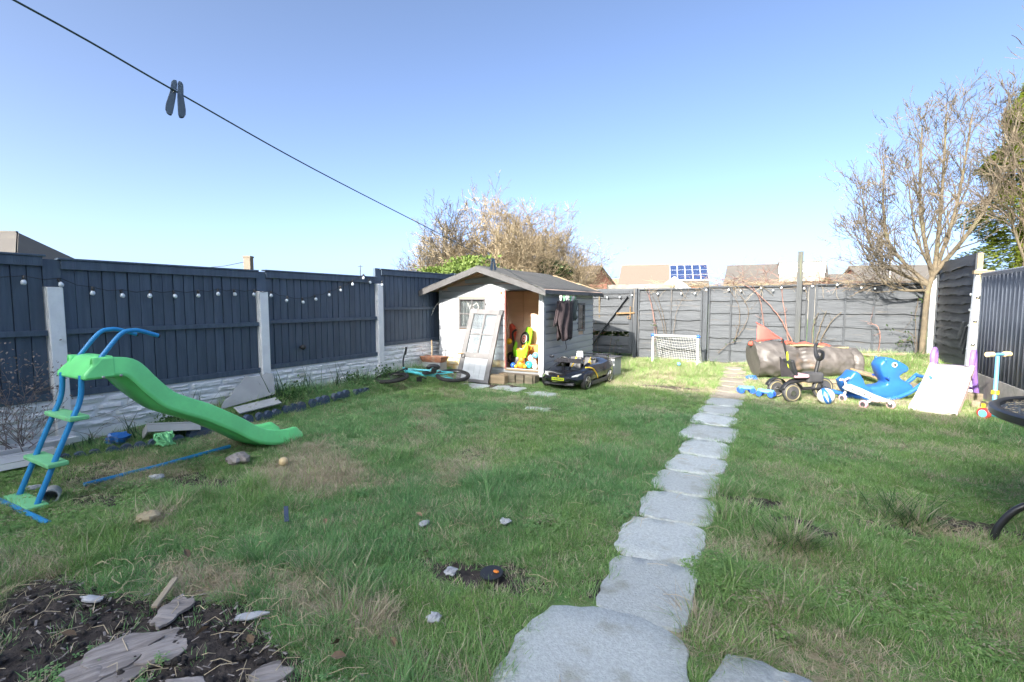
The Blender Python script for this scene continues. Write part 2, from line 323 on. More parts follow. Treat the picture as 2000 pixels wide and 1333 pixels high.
for nm, arr in (('bare', bare_g), ('dry', dry_at(GX, GY))):
    a = me.attributes.new(nm, 'FLOAT', 'POINT'); a.data.foreach_set('value', arr.ravel().astype(np.float32))
gm = bpy.data.materials.new('lawn_ground'); gm.use_nodes = True; nt = gm.node_tree; N = nt.nodes; L = nt.links; b = N['Principled BSDF']; b.inputs['Roughness'].default_value = .95; b.inputs['Specular IOR Level'].default_value = .2
def A(nm, ty='GEOMETRY'):
    n = N.new('ShaderNodeAttribute'); n.attribute_name = nm; n.attribute_type = ty; return n.outputs['Fac']
def NZ(scale, det=6):
    n = N.new('ShaderNodeTexNoise'); n.inputs['Scale'].default_value = scale; n.inputs['Detail'].default_value = det; n.inputs['Roughness'].default_value = .65
    g = N.new('ShaderNodeNewGeometry'); L.new(g.outputs['Position'], n.inputs['Vector']); return n.outputs[0]
def RG(v, a, d, lo=0, hi=1):
    r = N.new('ShaderNodeMapRange'); r.interpolation_type = 'SMOOTHSTEP'; r.inputs[1].default_value = a; r.inputs[2].default_value = d; r.inputs[3].default_value = lo; r.inputs[4].default_value = hi; L.new(v, r.inputs[0]); return r.outputs[0]
def MX(f, a, d):
    x = N.new('ShaderNodeMix'); x.data_type = 'RGBA'; L.new(f, x.inputs[0])
    for k, val in ((6, a), (7, d)):
        if hasattr(val, 'is_linked'): L.new(val, x.inputs[k])
        else: x.inputs[k].default_value = (*val, 1)
    return x.outputs[2]
def MA(op, a, d):
    n = N.new('ShaderNodeMath'); n.operation = op
    for k, val in ((0, a), (1, d)):
        if hasattr(val, 'is_linked'): L.new(val, n.inputs[k])
        else: n.inputs[k].default_value = val
    return n.outputs[0]
turf = MX(RG(NZ(9), .35, .65), (.13,.25,.08), (.20,.27,.11))
turf = MX(RG(NZ(2.2), .60, .72), turf, (.20,.24,.05))
turf = MX(RG(MA('ADD', A('dry'), RG(NZ(30), .3, .7, -.3, .3)), .35, .85), turf, (.46,.39,.28))
soil = MX(RG(NZ(22), .35, .7), (.050,.042,.040), (.105,.088,.078))
soil = MX(RG(MA('ADD', A('dry'), RG(NZ(12), .3, .7, -.3, .3)), .45, .9), soil, (.20,.15,.10))
colr = MX(RG(MA('ADD', A('bare'), RG(NZ(26), .3, .7, -.25, .25)), .35, .6), turf, soil)
L.new(colr, b.inputs['Base Color'])
bn = N.new('ShaderNodeBump'); bn.inputs['Strength'].default_value = .9; bn.inputs['Distance'].default_value = .02; L.new(NZ(45, 9), bn.inputs['Height']); L.new(bn.outputs[0], b.inputs['Normal'])
me.materials.append(gm); ground = struct(obj('ground', me))

# path of old concrete slabs
SL = [(-.555,1.57,.64,.70,.10),(-.53,2.18,.40,.49,.10),(-.585,2.67,.45,.48,.05),(-.60,3.155,.44,.46,.04),(-.625,3.63,.43,.44,.02),(-.635,4.10,.42,.46,.0),(-.645,4.60,.41,.47,-.03),
      (-.695,5.17,.50,.60,-.03),(-.725,5.78,.45,.50,-.04),(-.745,6.33,.43,.50,-.02),(-.75,6.88,.44,.50,-.02),(-.76,7.42,.45,.48,-.03),(-.785,7.95,.42,.47,-.02),(-.80,8.46,.42,.46,-.02),(-.84,8.98,.40,.46,0),
      (-.88,9.50,.40,.46,0),(-.92,10.02,.40,.46,.02),(-.97,10.54,.40,.46,0),(.07,1.57,.58,.66,-.08)]
pm = MB(); 
for k in range(len(SL)-2): 
    a, c = SL[k], SL[k+1]
    pm.b2((min(a[0],c[0])-.2, a[1], -.03), (max(a[0],c[0])+.2, c[1], -.004-.0005*k))
path = struct(pm.build('path', MT['soil_clod']))
def slab_mesh(w, l, seed, t=.05):
    r = random.Random(seed); pts = []
    for k in range(40):
        a = 2*math.pi*k/40; c, s = math.cos(a), math.sin(a); p = 4.2+(seed*37 % 10)*.5
        q_ = (abs(c)**p+abs(s)**p)**(-1/p)
        q_ *= 1+.13*(mnoise.noise(Vector((c*1.7, s*1.7, seed*3.1))))+.07*mnoise.noise(Vector((c*6, s*6, seed*1.7)))+.012*r.uniform(-1, 1)
        pts.append((w/2*c*q_, l/2*s*q_))
    m = MB(); n = 40
    vs = []
    for fac, z in ((1.0, -t), (1.0, -.004), (.988, 0), (.6, .0015), (.25, .001)):
        for x, y in pts: vs.append((x*fac, y*fac, z+(.002*mnoise.noise(Vector((x*9, y*9, seed))) if z > -.001 else 0)))
    fs = [(i*n+k, i*n+(k+1) % n, (i+1)*n+(k+1) % n, (i+1)*n+k) for i in range(4) for k in range(n)]
    fs += [tuple(4*n+k for k in range(n))]
    m.add(vs, fs); return m
for k, (x, y, w, l, rz) in enumerate(SL):
    tilt = (rng.uniform(-.012, .012), rng.uniform(-.012, .012), rz)
    slab_mesh(w, l, k).build('slab', MT['slab' if y < 7.2 else 'slab_tan_sunlit'], path, smooth=True, ang=50, loc=(x, y, max(0, float(hz(x, y)))*.9+.011), rot=tilt)
for k, (x, y, w, l, rz) in enumerate([(-4.35,6.32,.55,.42,.1),(-3.75,6.42,.5,.4,.05),(-3.15,6.28,.5,.4,-.1),(-2.68,5.31,.34,.26,.3)]):
    o = slab_mesh(w, l, 40+k).build('paving_slab', MT['slab'], smooth=True, ang=50, loc=(x, y, float(hz(x, y))-.004), rot=(.01, -.015, rz))
    tag(o, ['worn flat paving slab below the leaning grey door', 'worn flat paving slab in front of the shed doorway step', 'worn flat paving slab beside the black toy car bumper', 'small paving slab sunk in the middle of the lawn'][k], 'slab')

# grass
def blade(m, x, y, h, w, az, lean, curl, z0=0, seg=3):
    dx, dy = math.cos(az), math.sin(az); px, py = -dy*w/2, dx*w/2
    vs = []; t = 0
    for i in range(seg+1):
        s = i/seg; out = h*(lean*s+curl*s*s); up = h*s*(1-.35*curl*s)
        ww = (1-s**1.6)
        if i == seg: vs.append((x+dx*out, y+dy*out, z0+up))
        else: vs += [(x+dx*out-px*ww, y+dy*out-py*ww, z0+up), (x+dx*out+px*ww, y+dy*out+py*ww, z0+up)]
    fs = [(2*i, 2*i+1, 2*i+3, 2*i+2) for i in range(seg-1)]+[(2*seg-2, 2*seg-1, 2*seg)]
    m.add(vs, fs)
def grass_mat():
    m = bpy.data.materials.new('grass_blades'); m.use_nodes = True; nt = m.node_tree; N_ = nt.nodes; L_ = nt.links
    b_ = N_['Principled BSDF']; b_.inputs['Roughness'].default_value = .5; b_.inputs['Specular IOR Level'].default_value = .3
    def at(n):
        a_ = N_.new('ShaderNodeAttribute'); a_.attribute_name = n; a_.attribute_type = 'INSTANCER'; return a_.outputs['Fac']
    geo = N_.new('ShaderNodeNewGeometry').outputs['Random Per Island']
    def mx(f, a_, c_):
        x = N_.new('ShaderNodeMix'); x.data_type = 'RGBA'; L_.new(f, x.inputs[0])
        for k, v in ((6, a_), (7, c_)):
            if hasattr(v, 'is_linked'): L_.new(v, x.inputs[k])
            else: x.inputs[k].default_value = (*v, 1)
        return x.outputs[2]
    g1 = mx(geo, (.13,.30,.115), (.27,.49,.21)); g2 = mx(geo, (.20,.36,.09), (.39,.54,.19))
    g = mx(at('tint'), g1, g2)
    # a blade is straw coloured (dead, or in the sunlit strip) when its random number falls below the local dryness
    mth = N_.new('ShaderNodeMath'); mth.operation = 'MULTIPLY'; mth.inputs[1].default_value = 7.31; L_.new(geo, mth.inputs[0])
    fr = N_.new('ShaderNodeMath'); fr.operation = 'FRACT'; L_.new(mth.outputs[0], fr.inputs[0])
    lt = N_.new('ShaderNodeMath'); lt.operation = 'LESS_THAN'; L_.new(fr.outputs[0], lt.inputs[0]); L_.new(at('dry_or_sunlit'), lt.inputs[1])
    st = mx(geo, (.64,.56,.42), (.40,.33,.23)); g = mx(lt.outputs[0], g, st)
    L_.new(g, b_.inputs['Base Color'])
    tl = N_.new('ShaderNodeBsdfTranslucent'); L_.new(g, tl.inputs[0]); ms = N_.new('ShaderNodeMixShader'); ms.inputs[0].default_value = .4
    L_.new(b_.outputs[0], ms.inputs[1]); L_.new(tl.outputs[0], ms.inputs[2]); L_.new(ms.outputs[0], N_['Material Output'].inputs[0]); return m
GM = grass_mat()
gcol = bpy.data.collections.new('grass_clumps')
def clump(idx, n, rad, h, w, lean, curl, seed, flat=0):
    r = random.Random(seed); m = MB()
    for i in range(n):
        d = rad*math.sqrt(r.random()); a = r.uniform(0, 6.283)
        az = a+r.uniform(-1.3, 1.3)
        blade(m, d*math.cos(a), d*math.sin(a), h*r.uniform(.45, 1.15)*(1-.3*flat), w*r.uniform(.7, 1.25), az, lean*r.uniform(.2, 1.6)+flat*r.uniform(.4, 1.6), curl*r.uniform(.1, 1.5), -.006)
    me_ = bpy.data.meshes.new('clump'); me_.from_pydata(m.v, [], m.f); me_.materials.append(GM)
    o = bpy.data.objects.new('clump_%02d' % idx, me_); gcol.objects.link(o)
clump(0, 36, .050, .048, .0036, .30, .45, 1); clump(1, 34, .055, .042, .0038, .45, .6, 2); clump(2, 30, .050, .062, .0034, .28, .5, 3)
clump(3, 28, .060, .036, .0042, .8, .5, 4, .5); clump(4, 40, .060, .120, .0040, .35, .7, 5); clump(5, 34, .075, .042, .0028, .8, .3, 6, 1.0)
clump(6, 46, .060, .19, .0042, .25, .6, 7)
def rosette(idx, seed):       # low broad-leaved weed
    r = random.Random(seed); m = MB()
    for i in range(26):
        a = r.uniform(0, 6.283); d = .06*math.sqrt(r.random()); x, y, z = d*math.cos(a), d*math.sin(a), r.uniform(.012, .034); s_ = r.uniform(.006, .012); t = (r.uniform(-.35,.35), r.uniform(-.35,.35))
        for k in range(3):
            b_ = a+k*2.094; u = Vector((math.cos(b_), math.sin(b_), 0)); v = Vector((-u.y, u.x, 0)); P = [Vector((x,y,z)), Vector((x,y,z))+u*s_*.8+v*s_*.5, Vector((x,y,z))+u*s_*1.35, Vector((x,y,z))+u*s_*.8-v*s_*.5]
            m.add([(p.x, p.y, p.z+(p.x-x)*t[0]+(p.y-y)*t[1]) for p in P], [(0,1,2,3)])
    me_ = bpy.data.meshes.new('clover'); me_.from_pydata(m.v, [], m.f); me_.materials.append(GM)
    o = bpy.data.objects.new('clump_%02d' % idx, me_); gcol.objects.link(o)
rosette(7, 3)
nr = np.random.default_rng(11)
def scatter(y0, y1, dens):
    n = int((y1-y0)*7.7*dens); return nr.uniform(-5.52, 2.18, n), nr.uniform(y0, y1, n)
parts = [scatter(.25, 1.6, 1150), scatter(1.6, 3.2, 950), scatter(3.2, 5.2, 680), scatter(5.2, 7.6, 430), scatter(7.6, 11.5, 380)]
px = np.concatenate([p[0] for p in parts]); py = np.concatenate([p[1] for p in parts])
bar, dry = bare_at(px, py), dry_at(px, py)
keep = nr.random(len(px)) > sstep(.18, .60, bar+(nr.random(len(px))-.5)*.35)*.95
for x, y, w, l, rz in SL:                       # keep the slabs clear but let the edges grow over them
    c, s = math.cos(-rz), math.sin(-rz); u = (px-x)*c-(py-y)*s; v = (px-x)*s+(py-y)*c
    keep &= (np.abs(u/(w/2))**4.2+np.abs(v/(l/2+.035))**4.2)**(1/4.2) > .97+.26*(fbm(px*7, py*7, 61)-.5)
for x0, x1, y0, y1, p in [(-5.5,-3.48,6.95,9.6,1),(-4.75,-4.15,6.4,6.7,1),(-4.15,-3.5,6.65,7.0,1),(-5.5,-5.25,.4,2.1,.6),(-.6,.8,9.25,9.75,1),(-4.55,-2.9,6.1,6.6,.75)]:
    keep &= ~((px > x0) & (px < x1) & (py > y0) & (py < y1) & (nr.random(len(px)) < p))
px, py, bar, dry = px[keep], py[keep], bar[keep], dry[keep]; n = len(px)
tall = np.zeros(n)
for cx, cy, rx, ry, s in [(-2.5,10.5,.9,.8,.55),(-1.6,9.6,.6,1.1,.7),(-2.55,8.4,.45,1.1,.75),(1.3,10.6,.9,.6,.95),(.05,2.95,.16,.12,.9),(.62,3.62,.18,.12,1),(-.25,3.1,.14,.12,.8),(-.15,2.35,.3,.35,.45),
                          (-1.9,1.5,.25,.12,.7),(-1.55,1.35,.2,.1,.7),(1.6,2.2,.6,1.0,.45),(-1.05,1.1,.25,.3,.55),(1.7,9.3,.5,.8,.6),(-3.0,9.5,.6,1.2,.9),(-.15,1.95,.35,.22,.45),(1.5,6.6,.7,.25,.5),(-4.3,5.55,.3,.25,.6)]:
    tall = np.maximum(tall, s*sstep(1.2, .3, np.sqrt(((px-cx)/rx)**2+((py-cy)/ry)**2)))
tall = np.maximum(tall, .9*sstep(-5.2, -5.45, px)*sstep(2.5, 3.2, py)*(fbm(px*2, py*2, 5) > .5))
tall = np.maximum(tall, .55*sstep(.60, .78, fbm(px*2.1, py*2.1, 15)))
rr_ = nr.random(n); idx = nr.integers(0, 4, n)
idx = np.where(rr_ < tall*.34, 4, idx); idx = np.where((tall > .8) & (nr.random(n) < .10), 6, idx)
idx = np.where((dry > .35) & (nr.random(n) < .55), 5, idx); idx = np.where((nr.random(n) < .30*sstep(.58, .70, fbm(px*1.6+7, py*1.6, 71))) & (py < 7), 7, idx)
big = .55+.70*fbm(px*1.6, py*1.6, 25)+tall*.35+nr.normal(0, .10, n)
far = 1+.10*np.clip((py-3)/4, 0, 1)
pme = bpy.data.meshes.new('grass'); pme.from_pydata(np.stack([px, py, hz(px, py)-bar*.01], 1).tolist(), [], [])
def attr(nm, ty, arr):
    a = pme.attributes.new(nm, ty, 'POINT'); a.data.foreach_set('vector' if ty == 'FLOAT_VECTOR' else 'value', np.ascontiguousarray(arr.ravel()))
attr('rot', 'FLOAT_VECTOR', np.stack([nr.normal(0, .12, n), nr.normal(0, .12, n), nr.uniform(0, 6.283, n)], 1).astype(np.float32))
sxy = (far*(.85+.3*nr.random(n))); attr('scl', 'FLOAT_VECTOR', np.stack([sxy, sxy, big], 1).astype(np.float32))
attr('idx', 'INT', idx.astype(np.int32)); attr('dry_or_sunlit', 'FLOAT', np.clip(.10+.62*dry+.25*sstep(.1, .5, bar)+.05*nr.normal(0, 1, n)-.10*tall+.22*sstep(6.8, 7.8, py)*(px > -3.4)*(.4+1.2*fbm(px*2, py*2, 81))+.30*sstep(.52, .68, fbm(px*5.5, py*5.5, 83)), .02, .95).astype(np.float32))  # dry patches, plus extra straw painted in where the sun reaches the lawn
tint = np.clip(.10+.65*sstep(.32, .70, fbm(px*.9, py*.9, 35))+.35*(fbm(px*5, py*5, 36)-.5)+.8*sstep(6.3, 7.8, py)*(px > -3.6)+nr.normal(0, .10, n), 0, 1); attr('tint', 'FLOAT', tint.astype(np.float32))  # random hue, plus sunlight painted as yellow-green beyond the house shade
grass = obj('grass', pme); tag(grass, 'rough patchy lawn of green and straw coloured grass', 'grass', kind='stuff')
ng = bpy.data.node_groups.new('grass_scatter', 'GeometryNodeTree')
ng.interface.new_socket('Geometry', in_out='INPUT', socket_type='NodeSocketGeometry'); ng.interface.new_socket('Geometry', in_out='OUTPUT', socket_type='NodeSocketGeometry')
gi = ng.nodes.new('NodeGroupInput'); go = ng.nodes.new('NodeGroupOutput'); ip = ng.nodes.new('GeometryNodeInstanceOnPoints'); ci = ng.nodes.new('GeometryNodeCollectionInfo')
ci.inputs['Collection'].default_value = gcol; ci.inputs['Separate Children'].default_value = True; ci.inputs['Reset Children'].default_value = True
def named(nm, ty):
    a = ng.nodes.new('GeometryNodeInputNamedAttribute'); a.data_type = ty; a.inputs['Name'].default_value = nm; return a.outputs['Attribute']
e2r = ng.nodes.new('FunctionNodeEulerToRotation'); ng.links.new(named('rot', 'FLOAT_VECTOR'), e2r.inputs[0])
ip.inputs['Pick Instance'].default_value = True
for a, b_ in ((gi.outputs[0], 'Points'), (ci.outputs[0], 'Instance'), (named('idx', 'INT'), 'Instance Index'), (e2r.outputs[0], 'Rotation'), (named('scl', 'FLOAT_VECTOR'), 'Scale')): ng.links.new(a, ip.inputs[b_])
ng.links.new(ip.outputs[0], go.inputs[0]); md = grass.modifiers.new('scatter', 'NODES'); md.node_group = ng

# clods in the bare patch
ico = [(0,0,1)]+[(math.cos(k*1.2566+o)*.894, math.sin(k*1.2566+o)*.894, z) for z, o in ((.447, 0), (-.447, .628)) for k in range(5)]+[(0,0,-1)]
icf = [(0,1+k,1+(k+1) % 5) for k in range(5)]+[(1+k,6+k,1+(k+1) % 5) for k in range(5)]+[(1+(k+1) % 5,6+k,6+(k+1) % 5) for k in range(5)]+[(6+(k+1) % 5,6+k,11) for k in range(5)]
m = MB(); r = random.Random(5); cnt = 0
while cnt < 1500:
    x, y = (r.uniform(-3.0, -1.1), r.uniform(.2, 1.3)) if r.random() < .8 else (r.uniform(-.5, .4), r.uniform(3.0, 3.7))
    if float(bare_at(x, y)) < .45: continue
    s = .003+.016*r.random()**3.5; z = float(hz(x, y))-.008
    m.add([(x+v[0]*s*r.uniform(.7, 1.4), y+v[1]*s*r.uniform(.7, 1.4), z+s*.3+v[2]*s*r.uniform(.5, 1.1)) for v in ico], icf); cnt += 1
tag(m.build('soil_clods', MT['soil_clod']), 'loose dark crumbs of soil in the bare patches', 'soil', kind='stuff')

# ------------------------------------------------------------------ the house behind the camera (unseen; set back and raised to shape the big shade)
def gable_house(name, label, loc, rz, w, d, eave, ridge, wallm, roofm, hipL=0, hipR=0, over=.25, roof_split=None):
    t = thing(name, label, 'house', loc, rz)
    MB().box((0,0,eave/2), (w, d, eave)).build('wall', MT[wallm], t)
    hw = w/2; hd = d/2+over; ez = eave-over*(ridge-eave)/(d/2)
    if not hipL and not hipR:
        for s in (-1, 1): MB().prism([(-d/2, eave), (d/2, eave), (0, ridge-.06)], s*hw-.05*s, s*hw-.25*s, 'x').build('gable', MT[wallm], t)
    a, b_ = -hw-over, hw+over
    def slope(nm, q, m_): 
        n = (Vector(q[1])-Vector(q[0])).cross(Vector(q[-1])-Vector(q[0])).normalized()*.10
        if n.z < 0: n = -n
        k = len(q); MB().add([Vector(p) for p in q]+[Vector(p)+n for p in q], [tuple(range(k-1,-1,-1)), tuple(range(k, 2*k))]+[(i, (i+1) % k, (i+1) % k+k, i+k) for i in range(k)]).build(nm, MT[m_], t)
    ra, rb = a+hipL, b_-hipR
    for s in (-1, 1):
        if roof_split is None: slope('roof', [(a, s*hd, ez), (b_, s*hd, ez), (rb, 0, ridge), (ra, 0, ridge)], roofm)
        else:
            x = roof_split[0]
            slope('roof', [(a, s*hd, ez), (x-.02, s*hd, ez), (x-.02, 0, ridge), (ra, 0, ridge)], roofm)
            slope('roof', [(x+.02, s*hd, ez), (b_, s*hd, ez), (rb, 0, ridge), (x+.02, 0, ridge)], roof_split[1])
    if hipL: slope('roof', [(a, -hd, ez), (ra, 0, ridge), (a, hd, ez)], roofm)
    if hipR: slope('roof', [(b_, -hd, ez), (rb, 0, ridge), (b_, hd, ez)], roofm)
    MB().bar((ra, 0, ridge+.11), (rb, 0, ridge+.11), .22, .10).build('ridge_tiles', MT[roofm], t)
    return t
def window(par, x, y, z, w, h, ny=-1):
    f = MB()
    for s in (-1, 1): f.box((x+s*(w/2-.03), y, z), (.06,.08,h)); f.box((x, y, z+s*(h/2-.03)), (w-.12,.08,.06))
    f.box((x, y, z), (.05,.07,h-.12)); f.build('window', MT['white_paint'], par)
    MB().box((x, y+.012, z), (w-.1,.02,h-.1)).build('pane', MT['dark_glass'], par)
own = gable_house('house', 'unseen brick house of the garden, set back and raised to cast its shade', (0, -15.0, 0), 0, 30, 7.6, 7.6, .49*(6.95+15.0), 'brick_wall', 'roof_tile_brown', over=.3)
for x in (-8,-3.2,3.4,8):
    for z in (1.5, 3.9): window(own, x, 3.82, z, 1.6, 1.15)
d_ = MB().box((0, 3.83, 1.0), (.9,.06,2.0)).build('door', MT['white_paint'], own); MB().bar((.35,3.89,1.0), (.25,3.89,1.0), .02, .02).build('handle', MT['steel'], d_)

# ------------------------------------------------------------------ left fence
FX = -5.63
lf = thing('timber_fence', 'navy featheredge fence on white concrete posts along the left side', 'fence', (FX, 0, 0))
PANELS = [(-2.06,-.24,.45,1.69),(-.13,1.69,.45,1.70),(1.81,3.63,.455,1.68),(3.75,5.57,.477,1.69),(5.69,7.49,.62,1.82),(7.61,9.43,.64,1.84),(9.55,11.45,.66,1.86)]
fb = {}
def feather(h):
    k = round(h, 3)
    if k not in fb: fb[k] = MB().add([(0,-.0475,0),(-.012,-.0475,0),(-.012,.0475,0),(-.004,.0475,0),(0,-.0475,h),(-.012,-.0475,h),(-.012,.0475,h),(-.004,.0475,h)], [(0,1,2,3),(4,7,6,5),(0,4,5,1),(1,5,6,2),(2,6,7,3),(3,7,4,0)]).mesh('board', MT['fence_paint'])
    return fb[k]
for y0, y1, z0, z1 in PANELS:
    m = MB(); m.b2((-.034, y0, z0+.01), (-.026, y1, z1-.01)); m.b2((.002, y0, z1-.085), (.032, y1, z1-.006)); m.b2((-.035, y0-.02, z1-.004), (.042, y1+.02, z1+.014))  # first box: added backing sheet that stops light in the board gaps
    zm = z0+.59; m.b2((.002, y0, zm-.024), (.035, y1, zm+.024)); m.b2((.002, y0, z0+.002), (.033, y1, z0+.06))
    pn = m.build('panel', MT['fence_paint'], lf, bevel=.003)
    nb = 18; st = (y1-y0)/nb
    for k in range(nb):
        o = obj('board', feather(z1-z0-.012), pn, (rng.uniform(-.003, .001), y0+st*(k+.5), z0+.002), (rng.uniform(-.003,.003), 0, rng.uniform(-.03,.03)))
def stone_mesh(w, h, seed, d=.024):
    r = random.Random(seed); nu, nv = max(4, int(w/.03)), 4; vs = []
    for i in range(nu+1):
        for j in range(nv+1):
            u, v = i/nu, j/nv; e = min(u*w, (1-u)*w, v*h, (1-v)*h)
            p = d*min(1, (e/.009))**.5*(.62+.55*mnoise.noise(Vector((u*w*11+seed*7, v*h*30, seed)))+.6*mnoise.noise(Vector((u*w*30, v*h*70, seed*2))))
            jx = 0 if e > 0 else -.004
            vs.append((max(p, 0)+jx, u*w+(r.uniform(-.004,.004) if 0 < i < nu else 0), v*h+(r.uniform(-.003,.003) if 0 < j < nv else 0)))
    m = MB(); m.add(vs, [(i*(nv+1)+j, (i+1)*(nv+1)+j, (i+1)*(nv+1)+j+1, i*(nv+1)+j+1) for i in range(nu) for j in range(nv)])
    return m
sid = 0
for k, (y0, y1, z0, z1) in enumerate(PANELS[:6]):
    h = .31; gb = MB().b2((-.03, y0-.05, z0-h), (.012, y1+.05, z0-.002)).build('gravel_board', MT['white_masonry'], lf)
    zz = z0-h+.006
    for rh in (.070, .078, .068, .074):
        y = y0-.04
        while y < y1+.03:
            w = rng.uniform(.14, .42)
            if y+w > y1-.08: w = y1+.04-y
            hh = rh; sid += 1
            if rng.random() < .12 and rh > .07:
                for part in (0, 1): stone_mesh(w-.008, hh/2-.006, sid+500*part).build('stone', MT['white_stone'], gb, loc=(.012, y, zz+part*hh/2), smooth=True, ang=22)
            else: stone_mesh(w-.008, hh-.008, sid).build('stone', MT['white_stone'], gb, loc=(.012, y, zz), smooth=True, ang=22)
            y += w
        zz += rh
    MB().b2((-.03, y0-.05, -.15), (.016, y1+.05, z0-h-.004)).build('gravel_board', MT['white_masonry'], lf, bevel=.004)
for yc, zt in ((-.185,1.44),(1.75,1.437),(3.69,1.437),(5.63,1.595),(7.55,1.62)):
    m = MB().b2((-.06, yc-.055, -.2), (.062, yc+.055, zt)); m.build('post', MT['white_masonry'], lf, bevel=.008)
    MB().b2((-.03, yc-.06, zt+.003), (.012, yc+.06, zt+.24)).build('filler_strip', MT['fence_paint'], lf)
# little fixings: lamp on the fence, bolts
MB().ball((.05, 4.22, .72), .035, sc=(1,1,1)).cyl((0,4.22,.72), (.05,4.22,.72), .02).build('wall_knob', MT['black_plastic'], lf, smooth=True)

# ------------------------------------------------------------------ string lights
def bulbset(name, label, pts, cordy):
    t = thing(name, label, 'string lights', pts[0]); o0 = Vector(pts[0]); m = MB(); C = []
    for i, p in enumerate(pts):
        p = Vector(p)-o0; C.append(p+Vector((0,0,.055)))
        if i+1 < len(pts):
            q_ = Vector(pts[i+1])-o0; mid = (p+q_)/2+Vector((0,0,.055-.02)); C.append(mid)
    m.tube(C, .0035, 5); m.build('cord', MT['cord_black'], t, smooth=True)
    hm = MB().lathe([(.008,.06),(.013,.055),(.015,.03),(.013,.022)], n=10).mesh('bulb_holder', MT['black_plastic'], True)
    gm_ = MB().lathe([(.009,.026),(.014,.018),(.020,.004),(.020,-.008),(.014,-.019),(.004,-.023)], n=12).mesh('bulb', MT['bulb_glass'], True, 80)
    for p in pts:
        p = Vector(p)-o0; rt_ = (rng.uniform(-.25,.25), rng.uniform(-.25,.25), 0)
        g = obj('bulb', gm_, t, p, rt_); obj('bulb_holder', hm, g)
LB = [(1.55,1.47),(1.79,1.46),(2.01,1.39),(2.24,1.37),(2.47,1.37),(2.7,1.37),(2.93,1.38),(3.14,1.4),(3.33,1.4),(3.56,1.4),(3.78,1.39),(3.99,1.33),(4.23,1.31),(4.43,1.35),(4.65,1.41),(4.85,1.48),(5.07,1.57),(5.28,1.67),(5.41,1.61),(5.66,1.58)]
bulbset('string_lights', 'clear globe festoon bulbs strung along the navy featheredge fence', [(-5.565, -.3, 1.44), (-5.565, .25, 1.42), (-5.565, .75, 1.42), (-5.565, 1.15, 1.46)]+[(-5.565, y, z) for y, z in LB], 0)
bulbset('string_lights', 'globe festoon bulbs strung along the far charcoal fence and gate', [(x, 11.49, z) for x, z in [(-3.93,1.43),(-3.62,1.44),(-3.33,1.48),(-2.73,1.51),(-2.21,1.51),(-1.92,1.51),(-1.68,1.58),(-1.23,1.58),(-.99,1.56),(-.61,1.61),(-.39,1.56),(-.24,1.61),(.16,1.59),(.3,1.63),(.71,1.65),(1.1,1.59),(1.31,1.57)]], 0)

# ------------------------------------------------------------------ back fence of waney boards
BY = 11.6
bf = thing('waney_fence', 'charcoal horizontal waney board fence across the end of the garden', 'fence', (0, BY, 0))
def waney(w, h, seed, t=.010, n=16, dr=.034):
    m = MB(); lo = []
    for i in range(n+1):
        x = w*i/n; lo.append((x, -dr*(.5+1.0*mnoise.noise(Vector((x*2.3, seed*9.1, 0)))+.5*mnoise.noise(Vector((x*7, seed*4.1, 3))))))
    vs = []
    for yy, tilt in ((0, -.014), (t, 0)):
        for x, dz in lo: vs.append((x, yy+(-.034 if yy == 0 else -.014), dz))
        for x, dz in lo: vs.append((x, yy, h+.02))
    N_ = n+1; fs = []
    for i in range(n):
        fs += [(i, i+1, N_+i+1, N_+i), (2*N_+i, 3*N_+i, 3*N_+i+1, 2*N_+i+1), (i, 2*N_+i, 2*N_+i+1, i+1), (N_+i, N_+i+1, 3*N_+i+1, 3*N_+i)]
    fs += [(0, N_, 3*N_, 2*N_), (n, 2*N_+n, 3*N_+n, N_+n)]
    return m.add(vs, fs)
WS = 0
def waney_panel(par, x0, x1, z0, z1, rows, battens, cap=True):
    global WS
    m = MB()
    for x in [x0+.02, x1-.02]+battens: m.b2((x-.018, -.048, z0), (x+.018, -.018, z1))
    if cap: m.b2((x0, -.05, z1+.001), (x1, .03, z1+.035))
    pn = m.build('panel', MT['batten_paint'], par, bevel=.003); h = (z1-z0)/rows
    for k in range(rows):
        WS += 1; waney(x1-x0, h, WS).build('board', MT['waney_paint'], pn, loc=(x0, rng.uniform(-.004,.004), z0+h*k), rot=(0, rng.uniform(-.004,.004), 0))
waney_panel(bf, -5.55, -4.50, .02, 1.62, 7, [-5.0])
waney_panel(bf, -3.20, -1.76, .02, 1.60, 7, [-2.44])
waney_panel(bf, -1.64, .24, .02, 1.63, 6, [-1.18,-.62])
waney_panel(bf, .36, 2.12, .30, 1.64, 5, [.86,1.32])
for x, w, zt, z0 in ((-4.45,.09,1.66,-.1),(-3.26,.10,1.64,-.1),(-1.70,.10,1.66,-.1),(.30,.10,1.66,-.1)):
    MB().b2((x-w/2, -.075, z0), (x+w/2, .03, zt)).build('post', MT['batten_paint'], bf, bevel=.004)
